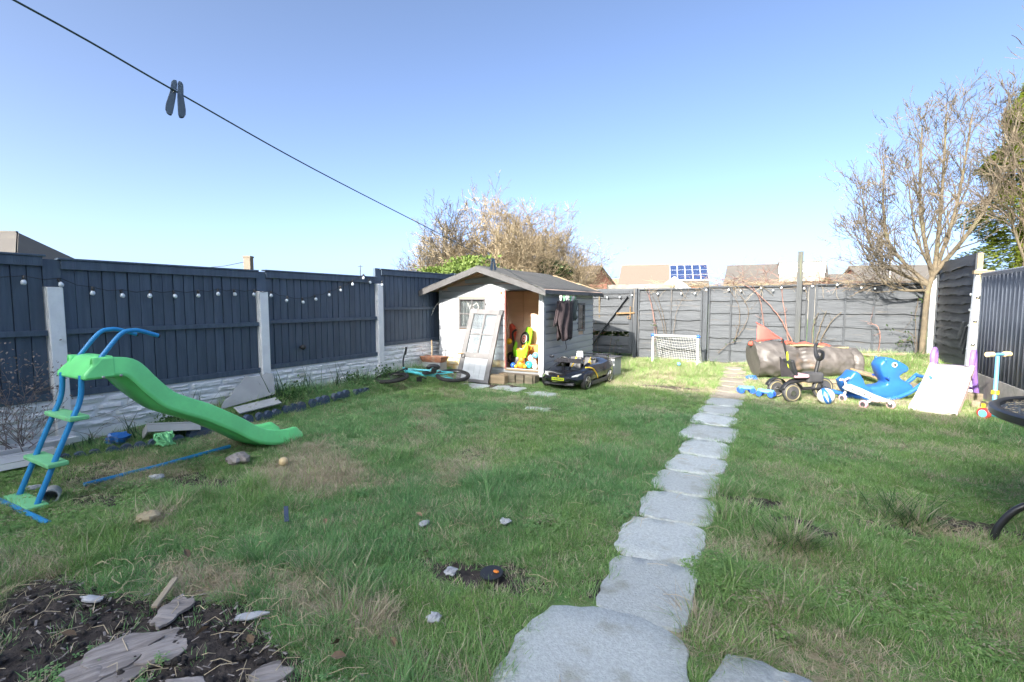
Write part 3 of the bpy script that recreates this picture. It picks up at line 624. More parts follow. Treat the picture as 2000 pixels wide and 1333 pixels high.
# gate with a gap where a board is missing
gt = thing('garden_gate', 'charcoal boarded back gate with diagonal brace and a missing board', 'gate', (-4.40, BY-.01, 0))
gw = 1.08; m = MB()
for x in (.04, gw-.04): m.b2((x-.04, -.05, .10), (x+.04, -.012, 1.60))
m.b2((.08, -.048, 1.52), (gw-.08, -.014, 1.60)); m.b2((.08, -.048, .80), (gw-.08, -.014, .86)); m.b2((.08,-.048,.12), (gw-.08,-.014,.19))
m.build('frame', MT['batten_paint'], gt, bevel=.003); MB().bar((.10,-.065,.30), (.96,-.065,1.46), .02, .075, up=(0,1,0)).build('brace', MT['batten_paint'], gt)
zz = [.10,.28,.62,.82,1.02,1.22,1.42]
for k, z in enumerate(zz):
    waney(gw, .17 if k == 0 else .20, 60+k, dr=.008).build('board', MT['waney_paint'], gt, loc=(0, 0, z))
lt = MB().bar((.70,-.08,1.05), (1.14,-.08,1.07), .02, .035).build('latch', MT['rusty'], gt); MB().torus((1.0,-.085,.96), .035, .007, 16, 6, (0,1,0)).build('ring_handle', MT['rusty'], lt, smooth=True)
MB().bar((1.04,-.09,.92), (1.04,-.09,1.22), .02, .03, up=(0,1,0)).build('latch_plate', MT['rusty'], lt)
tp = MB().b2((-.048,-.05,-.1), (.048,.05,2.32)).build('timber_post', MT['old_timber'], bevel=.005, loc=(.075, BY-.16, 0)); 
tp.data.materials.clear(); tp.data.materials.append(mat('post_paint', (.07,.074,.078), (.05,.054,.058), sc=4, rough=.75, bump=.4, bsc=20, stretch=(5,5,.4), c3=(.13,.13,.07), sc3=2, lo3=.5, hi3=.75))
tag(tp, 'tall square weathered post rising above the far charcoal fence', 'post')

# ------------------------------------------------------------------ right corner: waney panel between two white posts, corrugated fence
rp = thing('fence_panel', 'tall charcoal waney panel set between white posts in the right corner', 'fence panel', (2.24, 11.42, 0), R(-90))
waney_panel(rp, .0, 2.12, .34, 1.99, 12, [], cap=False)
m = MB().b2((2.085,-.03,.3), (2.13,.03,2.0)).build('edge_batten', MT['bare_timber'], rp)
for k in range(3): MB().bar((1.55+.16*k,-.06,.75-.10*k), (1.80+.16*k,-.06,1.02-.06*k), .012, .03, up=(0,1,0)).build('broken_slat', MT['waney_paint'], rp)
for k, z in enumerate((1.42,.98,.64,1.2)): MB().ball((2.03,-.05,z), .028, 10, 7, (1.2,.6,.8)).build('clip', MT['white_paint'], rp, smooth=True)
o = MB().b2((-.045,-.045,-.1), (.045,.045,1.77)).build('concrete_post', MT['white_masonry'], bevel=.006, loc=(2.17, 11.5, 0)); tag(o, 'thin white post behind the bare tree at the far right corner', 'post')
wp = thing('concrete_post', 'white concrete post with cable clips at the end of the corrugated fence', 'post', (2.19, 9.24, 0), rot=(0, R(1.6), 0))
MB().b2((-.055,-.055,-.1), (.055,.055,1.76)).build('shaft', MT['white_masonry'], wp, bevel=.007)
MB().tube([(-.02,-.075,z) for z in np.linspace(.1,1.7,9)], .012, 6).build('conduit', MT['cream_plastic'], wp, smooth=True)
for z in (.35,.72,1.05,1.38): MB().ball((-.02,-.085,z), .028, 10, 7, (1,1,.8)).build('clip', MT['steel'], wp, smooth=True)
MB().b2((-.09,-.10,1.70), (.12,.0,1.75)).build('cap_block', MT['bare_timber'], wp)
cf = thing('corrugated_fence', 'dark corrugated sheet fence on a concrete base along the right side', 'fence', (2.26, 9.17, 0), R(-90))
pitch = .132; ns = 7
for k in range(11):
    x0 = k*pitch*ns
    def prof(u, v, x0=x0):
        ph = u*ns*2*math.pi; s = math.sin(ph); s = math.copysign(abs(s)**.55, s)
        return (x0+u*pitch*ns+.012*math.cos(ph), -.028*s, .33+v*1.385)
    o = MB().grid(prof, ns*14, 1).build('sheet', MT['corrugated_paint'], cf, smooth=True, ang=35, solid=.003, loc=(0, .002*(k % 2), 0), rot=(0, rng.uniform(-.002,.002), 0))
    MB().b2((x0+.004, -.03, -.15), (x0+pitch*ns-.004, .03, .335)).build('gravel_board', MT['concrete'], cf, bevel=.004)
MB().b2((0,-.045,1.66), (10.1,-.036,1.70)).build('top_trim', MT['corrugated_paint'], cf)

# ------------------------------------------------------------------ houses and poles beyond the fences
CP = Vector((0,0,1.3)); _y = R(29.8)
def far(px, z_, up=0.0):      # bearing and distance of a far thing
    return Vector((-math.sin(_y)*z_+math.cos(_y)*(px-1000)/960*z_, math.cos(_y)*z_+math.sin(_y)*(px-1000)/960*z_, 0))
def zz_(py, z_): return 1.3+(592-py)*z_/960
def far_house(label, x0, x1, Z, top, bot, wallm, roofm, rz=29.8, d=5.5, **k):
    c = far((x0+x1)/2, Z); w = (x1-x0)*Z/960
    return gable_house('house', label, (c.x, c.y, 0), R(rz), w, d, zz_(bot, Z)-.15, zz_(top, Z), wallm, roofm, over=.2, **k)
far_house('distant bungalow with brown roof just right of the shed', 1128, 1174, 46, 524, 556, 'brick_wall', 'roof_tile_brown', rz=-14, d=5)
hb = far_house('distant bungalow with tan roof and blue solar panels', 1218, 1366, 42, 521, 556, 'brick_wall', 'roof_tile_tan', rz=13, d=6, roof_split=(1.3,'roof_tile_grey'))
pd = math.atan2(zz_(521,42)-(zz_(556,42)-.15), 3.0); zr = zz_(521,42)
sp_ = MB().box((0,0,0), (2.9,2.75,.05)).build('solar_panel', MT['white_paint'], hb, loc=(2.0, -1.62, zr-1.62*math.tan(pd)+.24), rot=(pd, 0, 0))
for i in range(5):
    for j in range(3): MB().box((-1.16+i*.58, -.89+j*.89, .03), (.53,.83,.03)).build('solar_cell', MT['solar'], sp_)
hc = far_house('distant house with grey roof and a white boxy dormer', 1428, 1590, 44, 520, 556, 'render_wall', 'roof_tile_grey', rz=2, d=6)
m = MB().box((1.95, -1.6, zz_(528,44)-.05), (3.3, 2.6, .85)).build('dormer', MT['white_paint'], hc); MB().box((1.95,-1.6,zz_(518.5,44)), (3.5,2.8,.10)).build('flat_roof', MT['dark_grey_plastic'], m)
MB().box((1.95,-2.9,zz_(545,44)), (3.2,.3,.8)).build('bay', MT['render_wall'], hc)
far_house('distant red brick bungalow behind the bare tree at right', 1664, 1815, 40, 523, 556, 'brick_wall', 'roof_tile_grey', rz=22, d=5)
far_house('small distant brick garage with a low grey roof', 1618, 1658, 38, 540, 556, 'brick_wall', 'roof_tile_grey', rz=22, d=3)
far_house('distant grey roofed house above the fence at far left', -190, 96, 30, 457, 512, 'render_wall', 'roof_tile_grey', rz=42, d=7, hipR=2.2)
hg = far_house('low bungalow behind the left fence showing only its chimney', 420, 560, 30, 540, 575, 'brick_wall', 'roof_tile_brown', rz=30, d=5)
MB().box((0,0,zz_(520,30)-.1), (.40,.40,1.35)).box((0,0,zz_(503,30)-.02), (.46,.46,.10)).build('chimney', MT['roof_tile_tan'], hg); 
far_house('distant red roofed house peeping over the fence beyond the gate', 1186, 1212, 60, 548, 566, 'brick_wall', 'terracotta', d=6)
o = MB().lathe([(1.05,0),(1.0,1.9),(.05,2.6)], n=8).build('garden_gazebo', MT['white_paint'], loc=(*far(1315, 30).xy, zz_(541.5,30)-2.6)); tag(o, 'pale pointed gazebo roof below the solar panels', 'gazebo')
for px, Z, top, lab in ((706, 40, 519, 'thin distant pole above the middle of the left fence'), (1733, 38, 489, 'distant lamp post rising behind the right bungalow roof'), (1134, 22, 538, 'pale pole standing behind the shed roof corner')):
    c = far(px, Z); r = .05 if Z > 30 else .075
    m = MB().tube([(0,0,0), (0,0,zz_(top,Z))], [r, r*.8], 8); 
    if px == 706: m.bar((-.25,0,zz_(top,Z)-.12), (.25,0,zz_(top,Z)-.12), .04, .04)
    tag(m.build('lamp_post' if px == 1733 else 'pole', MT['concrete' if px != 706 else 'black_metal'], smooth=True, loc=(c.x, c.y, 0)), lab, 'pole')
c1 = far(487, 30); c0 = far(405, 34); o = MB().tube([c1+Vector((0,0,zz_(512,30))), (c1+c0)/2+Vector((0,0,(zz_(512,30)+zz_(524,34))/2-.08)), c0+Vector((0,0,zz_(524,34)))], .02, 5).build('overhead_wire', MT['cord_black'])
tag(o, 'thin wire running left from the lone chimney', 'wire')
nf = thing('neighbour_fence', 'sunlit brown timber fence top beyond the left fence', 'fence', (-9.2, 10.2, 0), R(35))
for k in range(16): MB().b2((k*.155, -.01, 0), (k*.155+.145, .01, 1.86+rng.uniform(-.01,.01))).build('board', MT['bare_timber'], nf)
nb_ = thing('boundary_wall', 'orange brick and pale concrete wall beyond the gate', 'wall', (-9.5, 17, 0)); MB().b2((0,-.1,0), (3.7,.1,1.98)).build('brickwork', MT['brick_wall'], nb_); MB().b2((3.72,-.1,0), (6.0,.1,1.94)).build('concrete_panels', MT['render_wall'], nb_)

# ------------------------------------------------------------------ shed
SW, SD = 1.985, 2.48
sh = thing('garden_shed', 'small pale grey shiplap shed with open doorway and felt roof', 'shed', (-5.46, 6.98, .10), R(2.3))
EV, AP = 1.42, 1.745           # wall top at the sides and at the apex, above the shed base
WX0, WX1, WZ0, WZ1 = .40, .94, .76, 1.28; DX0, DX1, DZ0, DZ1 = 1.31, 1.93, .11, 1.405
def roofz(x): return AP-abs(x-SW/2)*(AP-EV)/(SW/2)
m = MB(); t_ = .018
for a, b_, z0, z1 in ((0,WX0,0,EV),(WX1,DX0,0,EV),(DX1,SW,0,EV),(WX0,WX1,0,WZ0),(WX0,WX1,WZ1,EV),(DX0,DX1,0,DZ0),(DX0,DX1,DZ1,EV)): m.b2((a,.0,z0), (b_,t_,z1))
m.prism([(0,EV),(SW,EV),(SW/2,AP)], 0, t_)
fw_ = m.build('front_wall', MT['shed_inside'], sh)
def boards(par, x0, x1, zlow, fn, M_, stain=False):
    rows = 13; h = .118; z = zlow; k = 0
    while z < AP-.03:
        segs = fn(z, z+h)
        for a, b_ in segs:
            if b_-a < .01: continue
            mt = MT['shed_paint_stained'] if (stain and k < 2 and a < .6) else MT['shed_paint']
            zt = z+h
            poly = [(a,-.004,z+.004),(b_,-.004,z+.004)]
            # shiplap: a scooped upper edge over a thicker lower face
            m_ = MB(); P = [(-.022, z+.006), (-.022, z+h-.022), (-.005, z+h-.010), (-.005, z+h+.003), (-.001, z+h+.003), (-.001, z+.004)]
            cut = lambda x: min(EV+(AP-EV)*max(0, 1-abs(x-SW/2)/(SW/2)), 9) if M_ == 'gable' else EV
            vs = [(a, y, min(zz, cut(a) if M_ == 'gable' else EV)) for y, zz in P]+[(b_, y, min(zz, cut(b_) if M_ == 'gable' else EV)) for y, zz in P]
            n = len(P); m_.add(vs, [tuple(range(n)), tuple(range(2*n-1, n-1, -1))]+[(i, i+n, (i+1) % n+n, (i+1) % n) for i in range(n)])
            m_.build('board', mt, par)
        z += h; k += 1
        if M_ != 'gable' and z > EV-.02: break
def front_segs(z0, z1):
    zm = (z0+z1)/2
    w = SW if zm < EV else SW*(AP-zm)/(AP-EV); xa, xb = (SW-w)/2, (SW+w)/2
    cuts = []
    if z1 > WZ0 and z0 < WZ1: cuts.append((WX0, WX1))
    if z1 > DZ0+.05 and z0 < DZ1-.05: cuts.append((DX0, DX1))
    out = []; x = xa
    for a, b_ in cuts:
        if a > x: out.append((x, a))
        x = b_
    if xb > x: out.append((x, xb))
    if not cuts and w > .8: out = [(xa, SW/2), (SW/2, xb)]
    return out
boards(fw_, 0, SW, .0, front_segs, 'gable', True)
sw_ = MB().b2((0,-.0,0), (SD, t_, EV)).build('side_wall', MT['shed_inside'], sh, loc=(SW,0,0), rot=(0,0,R(90)))
sw_.location = (SW, 0, 0)
swx = {'a': .0}
SWX0, SWX1, SWZ0, SWZ1 = 1.62, 1.92, .70, 1.16
def side_segs(z0, z1): return [(0, SWX0), (SWX1, SD)] if (z1 > SWZ0 and z0 < SWZ1) else [(0, SD)]
boards(sw_, 0, SD, .0, side_segs, 'side')
fw2 = MB()
for s in (0, 1): fw2.b2((SWX0-.04, -.03, SWZ0-.04+s*(SWZ1-SWZ0+.04)), (SWX1+.04, -.0, SWZ0+s*(SWZ1-SWZ0+.04))); fw2.b2((SWX0-.04+s*(SWX1-SWX0+.04), -.03, SWZ0), (SWX0+s*(SWX1-SWX0+.04), 0, SWZ1))
fw2.build('window_frame', MT['trim_grey'], sw_); MB().b2((SWX0,-.012,SWZ0), (SWX1,-.006,SWZ1)).build('pane', MT['dark_glass'], sw_)
MB().b2((-t_,0,0), (0,SD,EV)).build('side_wall', MT['shed_paint'], sh, loc=(0,0,0))
bw = MB().b2((t_,SD-t_,0), (SW-t_,SD,EV)).prism([(0,EV),(SW,EV),(SW/2,AP)], SD-t_, SD).build('back_wall', MT['shed_inside'], sh)
m = MB()
for x in (.35,.75,1.15,1.55): m.b2((x,SD-.055,.1), (x+.035,SD-t_-.002,EV))
m.build('stud', MT['shed_inside'], bw)
MB().b2((.02,.02,.045), (SW-.02,SD-.02,.10)).build('floor', MT['bare_timber'], sh)
for x0, w, y0 in ((SW-.055,.055,-.030),(-.018,.05,-.024)): MB().b2((x0, y0, .02), (x0+w+.012, -.016, EV+.0)).build('corner_trim', MT['white_paint' if x0 > 1 else 'shed_paint'], sh)
MB().b2((SW+.018,-.03,.02), (SW+.03,.05,EV-.03)).build('corner_trim', MT['shed_paint'], sh)
# door lining: dark red edge on the hinge side
MB().b2((DX0-.012,-.022,DZ0), (DX0+.014,.03,DZ1)).build('door_jamb', MT['red_trim'], sh); MB().b2((DX0,-.022,DZ1), (DX1,.03,DZ1+.02)).build('door_head', MT['trim_grey'], sh); MB().b2((DX0+.016,-.05,DZ0-.02), (DX1,.06,DZ0)).build('door_sill', MT['bare_timber'], sh)
# window with four lights
m = MB(); f_ = .032
for a in (WX0, WX1-f_): m.b2((a,-.030,WZ0), (a+f_,.012,WZ1))
for a in (WZ0, WZ1-f_): m.b2((WX0+f_,-.030,a), (WX1-f_,.012,a+f_))
m.b2(((WX0+WX1)/2-.012,-.026,WZ0+f_), ((WX0+WX1)/2+.012,.008,WZ1-f_)); m.b2((WX0+f_,-.025,1.0), (WX1-f_,.007,1.024))
wf = m.build('window', MT['trim_grey'], sh, bevel=.002)
for i in range(2):
    for j in range(2):
        a = WX0+f_+i*.252; z = WZ0+f_+j*.224; MB().b2((a,-.008,z), (a+.226,-.004,z+.212)).build('pane', MT['glass_pane'], wf)
cur = MB()
for k in range(7): cur.b2((WX0+.04+k*.066,.03,WZ0+.05), (WX0+.085+k*.066,.034,WZ1-.05))
cur.build('blind', MT['curtain'], wf)
m = MB().tube([(.66,-.012,1.14),(.76,-.012,1.20),(.80,-.012,1.13),(.76,-.012,1.06),(.70,-.012,1.10)], .007, 5, closed=True).tube([(.58,-.012,1.20),(.62,-.012,1.10),(.64,-.012,1.17)], .006, 5)
m.build('window_sticker', MT['target_white'], wf)
MB().cyl((1.245,-.03,1.365), (1.245,-.015,1.365), .022).build('hook_plate', MT['rusty'], sh)
# roof
OV, SO, BO = .36, .19, .10
pitch_ = math.atan2(AP-EV, SW/2); sl = (SW/2+SO)/math.cos(pitch_)
def felt(sgn):
    def fn(u, v):
        x = u*(SW/2+SO); y = -OV+v*(SD+OV+BO)
        z = AP+.055-x*math.tan(pitch_)+.006*mnoise.noise(Vector((x*5, y*2.2, sgn*3)))+.010*mnoise.noise(Vector((x*1.5, y*1.5, sgn*7)))
        if u > .99: z -= .035
        return (SW/2+sgn*x, y, z)
    return MB().grid(fn, 16, 30)
for s in (-1, 1):
    rfo = felt(s).build('roof', MT['felt'], sh, smooth=True, solid=.012)
    MB().add([(SW/2, -OV+.02, AP+.04), (SW/2+s*(SW/2+SO-.01), -OV+.02, AP+.04-(SW/2+SO)*math.tan(pitch_)), (SW/2+s*(SW/2+SO-.01), SD+BO-.02, AP+.04-(SW/2+SO)*math.tan(pitch_)), (SW/2, SD+BO-.02, AP+.04)], [(0,1,2,3)]).build('roof_deck', MT['shed_inside'], rfo, solid=.014)
def bargeboard(sgn, y, scallop):
    n = 46; lo = []; hi = []
    L_ = SW/2+SO+.02
    for i in range(n+1):
        x = L_*i/n; zb = AP-.045-x*math.tan(pitch_); zt = zb+.092
        if scallop: zt += .014*abs(math.sin(i/n*math.pi*6.0))-.006+.004*mnoise.noise(Vector((x*20, 0, 1)))
        lo.append((SW/2+sgn*x, zb)); hi.append((SW/2+sgn*x, zt))
    return MB().prism(lo+hi[::-1], y, y+.018)
for s, sc_ in ((-1, True), (1, False)):
    bargeboard(s, -OV-.022, sc_).build('barge_board', MT['barge_paint'], sh); bargeboard(s, SD+BO+.004, False).build('barge_board', MT['barge_paint'], sh)
ez_ = AP+.055-(SW/2+SO)*math.tan(pitch_)
for s in (-1, 1): MB().b2((SW/2+s*(SW/2+SO)-.008, -OV, ez_-.075), (SW/2+s*(SW/2+SO)+.008, SD+BO, ez_-.02)).build('fascia', MT['barge_paint'], sh)
m = MB(); r = random.Random(3)          # ragged felt hanging at the back corner
for k in range(14):
    y = SD+BO-.9+k*.07; m.box((SW+SO+.006, y, ez_-.06), (.006, .05, .03+.05*r.random()), (0, r.uniform(-.3,.3), 0))
m.build('torn_felt', MT['felt'], sh)
MB().tube([(SW/2+.1+.09*k, SD+BO-.05, AP+.065-(.1+.09*k)*math.tan(pitch_)+.008*math.sin(k)) for k in range(12)], .011, 6).build('verge_trim', MT['bare_timber'], sh)
for a_, b2_ in ((.55, DX0-.05), (DX0-.044, DX0+.27), (DX0+.276, SW-.03)): MB().b2((a_, .78, .10), (b2_, .79, 1.40)).build('added_inner_panel', MT['shed_inside'], sh)  # boards added close behind the doorway so the interior looks brighter
# skirt: trailing cord on the gable
MB().tube(smoothpts([(-.02,-.02,1.22),(-.10,-.04,1.12),(-.17,-.05,.98),(-.26,-.06,.85)], 4), .004, 5).build('loose_cable', MT['cord_white'], sh)

def in_shed(x, y, z=.205):       # a spot on the shed floor, in metres from its front left corner
    c, s = math.cos(R(2.3)), math.sin(R(2.3)); return (-5.46+x*c-y*s, 6.98+x*s+y*c, z)
# pallet step
ps = thing('pallet_step', 'two weathered pallet blocks used as a step below the shed doorway', 'step', in_shed(1.28, -.22, .0), R(2.3))
for k in range(4): MB().b2((.04+k*.155, -.02, .015), (.04+k*.155+.13, .02, .155)).build('slat', MT['old_timber' if k else 'bare_timber'], ps, rot=(rng.uniform(-.06,.06),0,0))
MB().b2((.0,.02,.02), (.66,.20,.15)).build('deck', MT['old_timber'], ps, bevel=.004)
o = MB().b2((-.14,-.07,0), (.14,.07,.135)).build('timber_block', MT['bare_timber'], bevel=.008, loc=in_shed(1.36,-.34,.01), rot=(0,0,R(6))); tag(o, 'pale sawn timber block under the left end of the shed doorway', 'block')

# leaning stable door
dl = math.hypot(1.17, .44); dr = thing('shed_door', 'detached grey four pane door leaning against the shed front', 'door', (-4.79, 6.50, .03), rot=(-math.atan2(.44, 1.13), R(2.0), R(5)))
dwid = .60; st = .085; m = MB()
m.b2((0,-.02,0), (st,.02,dl)); m.b2((dwid-st,-.02,0), (dwid,.02,dl)); m.b2((st,-.019,dl-st), (dwid-st,.019,dl)); m.b2((st,-.019,.40), (dwid-st,.019,.49)); m.b2((st,-.019,0), (dwid-st,.019,.05))
m.build('frame', MT['trim_grey'], dr, bevel=.003)
m = MB(); m.b2((dwid/2-.013,-.018,.49), (dwid/2+.013,.016,dl-st)); m.b2((st,-.0175,.80), (dwid-st,.0155,.826)); m.build('glazing_bars', MT['trim_grey'], dr)
for i in range(2):
    for j in range(2): MB().b2((st+i*.228,-.003,.49+j*.336), (st+i*.228+.202,.001,.49+j*.336+(.31 if j == 0 else dl-st-.826))).build('pane', MT['glass_pane'], dr)
for k in range(4): MB().b2((st+k*.1075+.002,-.008,.05), (st+k*.1075+.1055,.008,.40)).build('plank', MT['shed_paint'], dr)
h_ = MB().bar((-.05,-.03,.45), (.06,-.03,.455), .014, .02).build('bolt', MT['rusty'], dr); MB().torus((.055,-.035,.42), .032, .006, 14, 6, (0,1,0)).build('ring', MT['black_metal'], h_, smooth=True)
MB().b2((.03,-.026,dl-.06), (.12,-.020,dl-.02)).build('hinge_plate', MT['white_paint'], dr); MB().b2((dwid-.05,-.026,dl-.09), (dwid+.02,-.020,dl+.01)).build('hinge', MT['black_metal'], dr)

# things inside the shed
tc_ = thing('toy_chair', 'lime green plastic toy seat just inside the shed doorway', 'toy', in_shed(1.36,.40), R(-28))
def cupfn(u, v):
    a = math.pi*(1.0+u); r = .15+.02*v; return (math.cos(a)*r, math.sin(a)*r*.75+.05, .16+v*.12+.16*abs(2*u-1)**3*v)
MB().grid(cupfn, 24, 5).build('shell', MT['lime_plastic'], tc_, smooth=True, solid=.02)
for s in (-1, 1): MB().tube(smoothpts([(s*.15,.04,.22),(s*.17,.05,.32),(s*.165,.05,.40)], 4), [.022]*9, 8).build('arm', MT['lime_plastic'], tc_, smooth=True)
MB().lathe([(.13,0),(.15,.08),(.12,.17)], n=18).build('base', MT['black_plastic'], tc_, smooth=True); MB().ball((0,.02,.27), .09, sc=(1,.7,.5)).build('cushion', MT['pale_pink'], tc_, smooth=True); MB().ball((.03,-.02,.27), .045).build('ball_knob', MT['orange_plastic'], tc_, smooth=True)
tg = thing('toy_target', 'black round toy target with red centre on a green board', 'toy', in_shed(1.33,.60), R(-5), rot=(R(-10),0,R(-28)))
MB().prism([(-.12,.0),(.10,.0),(.15,.55),(.13,.66),(-.02,.68),(-.07,.6)], -.015, .015).build('board', MT['lime_plastic'], tg, bevel=.01)
MB().cyl((0,-.045,.46), (0,-.016,.46), .125, 24).build('disc', MT['black_plastic'], tg, smooth=True)
for r_, mt, y in ((.082,'target_white',-.048),(.060,'target_red',-.051),(.038,'target_white',-.054),(.018,'target_red',-.057)): MB().cyl((0,y,.46), (0,y+.004,.46), r_, 20).build('ring', MT[mt], tg)
o = MB().b2((-.13,-.1,0), (.13,.1,.36)).b2((-.10,-.105,.04), (.10,-.1,.30)).build('wooden_cabinet', MT['orange_plastic'], bevel=.01, loc=in_shed(1.53,.66)); o.data.materials.clear(); o.data.materials.append(mat('orange_wood', (.50,.24,.08), (.42,.19,.06), sc=4, rough=.5, stretch=(3,3,.4))); tag(o, 'small orange wooden cabinet against the shed side wall', 'cabinet')
def balls(nm, label, x, y, r_, mt, z=None):
    o = MB().ball((0,0,0), r_, 18, 12).build(nm, MT[mt], smooth=True, ang=180, loc=in_shed(x, y, .205+r_ if z is None else z)); tag(o, label, 'ball')
balls('ball', 'teal ball at the right of the shed doorway', 1.65,.20,.062,'cyan_plastic'); balls('ball', 'small blue ball at the left of the shed doorway', 1.38,.14,.045,'royal_plastic'); balls('ball', 'white ball by the shed door sill', 1.80,.12,.05,'white_plastic')
balls('ball', 'blue ball on the heap of toys by the shed corner post', 1.66,.44,.055,'sky_plastic',.40); balls('ball', 'yellow ball resting at the left of the toy seat', 1.12,.48,.055,'yellow_plastic',.62)
def soft(nm, label, x, y, z, mts, seed):
    t = thing(nm, label, 'toy', in_shed(x, y, z), rng.uniform(0, 6))
    MB().ball((0,0,.07), .075, sc=(1,.9,1)).build('body', MT[mts[0]], t, smooth=True); MB().ball((.02,-.05,.155), .05).build('head', MT[mts[0]], t, smooth=True)
    for s in (-1, 1): MB().ball((s*.045+.02,-.04,.195), .018).build('ear', MT[mts[1]], t, smooth=True); MB().ball((s*.075,-.05,.04), .032, sc=(1,1.4,.9)).build('limb', MT[mts[1]], t, smooth=True)
soft('soft_toy', 'orange and yellow toy on the shed floor at the doorway', 1.53,.14,.205,('orange_plastic','yellow_plastic'),1); soft('soft_toy', 'white and blue toy heaped by the shed corner post', 1.63,.40,.205,('white_plastic','sky_plastic'),2); soft('soft_toy', 'tan stuffed toy behind the teal ball', 1.50,.54,.205,('cream_plastic','bare_timber'),3)
cp = thing('toy_cup', 'orange plastic toy bucket beside the lime toy seat', 'toy', in_shed(1.46,.46,.45)); MB().lathe([(.05,-.2),(.05,0),(.065,.12),(.060,.12),(.046,.01)], n=18).build('tub', MT['orange_plastic'], cp, smooth=True); MB().torus((.07,0,.06), .035, .008, 14, 6, (0,1,0)).build('handle', MT['yellow_plastic'], cp, smooth=True)
o = MB().tube(smoothpts([(0,0,0),(.02,.02,.15),(-.03,.04,.3)], 4), [.05,.06,.055,.06,.065,.055,.06,.045,.02], 10).build('red_jacket', MT['red_cloth'], smooth=True, loc=in_shed(1.06,.70,.62)); tag(o, 'dark red cloth hanging at the back left inside the shed', 'cloth')
rs = thing('ride_on_toy', 'dark toy push bike standing behind the lime toy seat', 'toy', in_shed(1.10,.62)); MB().tube(smoothpts([(0,0,.1),(.05,0,.35),(.02,0,.55),(.1,0,.62)], 5), .02, 8).build('frame', MT['black_plastic'], rs, smooth=True); MB().torus((.0,0,.11), .085, .026, 20, 8, (0,1,0)).build('wheel', MT['rubber'], rs, smooth=True)
ct = thing('play_table', 'pale blue plastic children’s table behind the shed window'.replace('’', ''), 'table', in_shed(.62,.62)); ct['label'] = 'pale blue plastic table inside the shed behind the leaning door'
MB().b2((-.25,-.2,.42), (.25,.2,.46)).build('table_top', MT['cyan_plastic'], ct, bevel=.01)
for s in (-1,1):
    for u in (-1,1): MB().cyl((s*.2,u*.15,0), (s*.2,u*.15,.42), .02, 10).build('leg', MT['cyan_plastic'], ct, smooth=True)
# trough on a box by the shed
tr = thing('planter_trough', 'weathered terracotta trough on a pale box left of the shed', 'planter', (-5.33, 6.62, .10), R(3))
MB().add([(-.19,-.09,.19),(.19,-.09,.19),(.19,.09,.19),(-.19,.09,.19),(-.23,-.12,.29),(.23,-.12,.29),(.23,.12,.29),(-.23,.12,.29)], [(0,3,2,1),(0,1,5,4),(1,2,6,5),(2,3,7,6),(3,0,4,7),(4,5,6,7)]).build('trough', MT['terracotta'], tr, bevel=.008)
MB().b2((-.18,-.11,.0), (.19,.10,.19)).build('box', MT['board_grey'], tr, bevel=.006); MB().tube([(-.05,0,.28),(-.045,0,.42),(-.05,0,.56)], .012, 8).build('stake', MT['bare_timber'], tr)
MB().tube(smoothpts([(.07,-.14,.14),(.07,-.15,.04),(.13,-.15,.04),(.13,-.14,.14)], 4), .008, 6).build('hook', MT['black_metal'], tr)

# ------------------------------------------------------------------ washing line, pegs and clothes
LP = [(1.66,-11.1,3.0),(.60,-7.15,2.6),(-.40,-3.45,2.25),(-1.20,-.30,1.95),(-1.35,.392,1.892),(-1.4400,.728,1.857),(-1.62,1.30,1.812),(-1.905,2.36,1.737),(-2.162,3.461,1.636),(-2.62,4.90,1.545),(-3.04,6.248,1.459),(-3.26,7.40,1.352),(-3.40,8.3,1.375),(-3.50,9.25,1.56)]
o = MB().tube(smoothpts(LP, 6), .0023, 6).build('washing_line', MT['cord_green'], smooth=True); tag(o, 'thin washing line running from the house over to the shed', 'washing line')
def peg(loc, rot, label, mt='peg_plastic', s=1.0):
    t = thing('clothes_peg', label, 'peg', loc, rot=rot, group='clothes pegs on the line')
    for q_ in (-1, 1):
        P = [(q_*.008,-.077),(q_*.014,-.0775),(q_*.020,-.074),(q_*.0245,-.064),(q_*.0245,-.050),(q_*.021,-.030),(q_*.017,-.008),(q_*.0165,.010),(q_*.0155,.022),(q_*.011,.029),(q_*.0035,.030),(q_*.0012,.022),(q_*.0012,.0),(q_*.0015,-.022),(q_*.0035,-.050),(q_*.005,-.068)]
        if q_ < 0: P = P[::-1]
        MB().prism([(x*s, z*s) for x, z in P], -.006*s, .006*s).build('jaw', MT[mt], t, bevel=.0015*s, rot=(0, R(-1.5*q_), 0))
    MB().tube([(a*s*.004, math.sin(a)*.0078*s, math.cos(a)*.0078*s-.004*s) for a in np.linspace(-3.2, 3.2, 14)], .0012*s, 5).build('spring', MT['steel'], t)
peg((-1.441,.73,1.860), (R(4), R(6), R(62)), 'dark blue clothes peg hanging on the line against open sky', s=.86)
peg((-2.166,3.47,1.640), (R(3), R(-2), R(40)), 'dark clothes peg on the line in front of the shed roof', s=.95)
def shirt(nm, label, loc, rz, mt, w, h, seed, taper=.5):
    t = thing(nm, label, 'clothing', loc, rz); r = random.Random(seed)
    def fn(u, v, side):
        a = u*2-1; ww = w*(1-taper*v*v); z = -v*h+.03*math.sin(u*9+seed)*v
        y = side*(.018+.022*math.sin(math.pi*u))*(.5+v)+.030*math.sin(u*8+v*4+seed)*(.25+v)
        return (a*ww/2+.03*math.sin(v*5+seed), y, z)
    m = MB().grid(lambda u, v: fn(u, v, 1), 14, 14).grid(lambda u, v: fn(u, v, -1), 14, 14); m.build('body', MT[mt], t, smooth=True, ang=180, solid=.006); return t
CY = R(75)
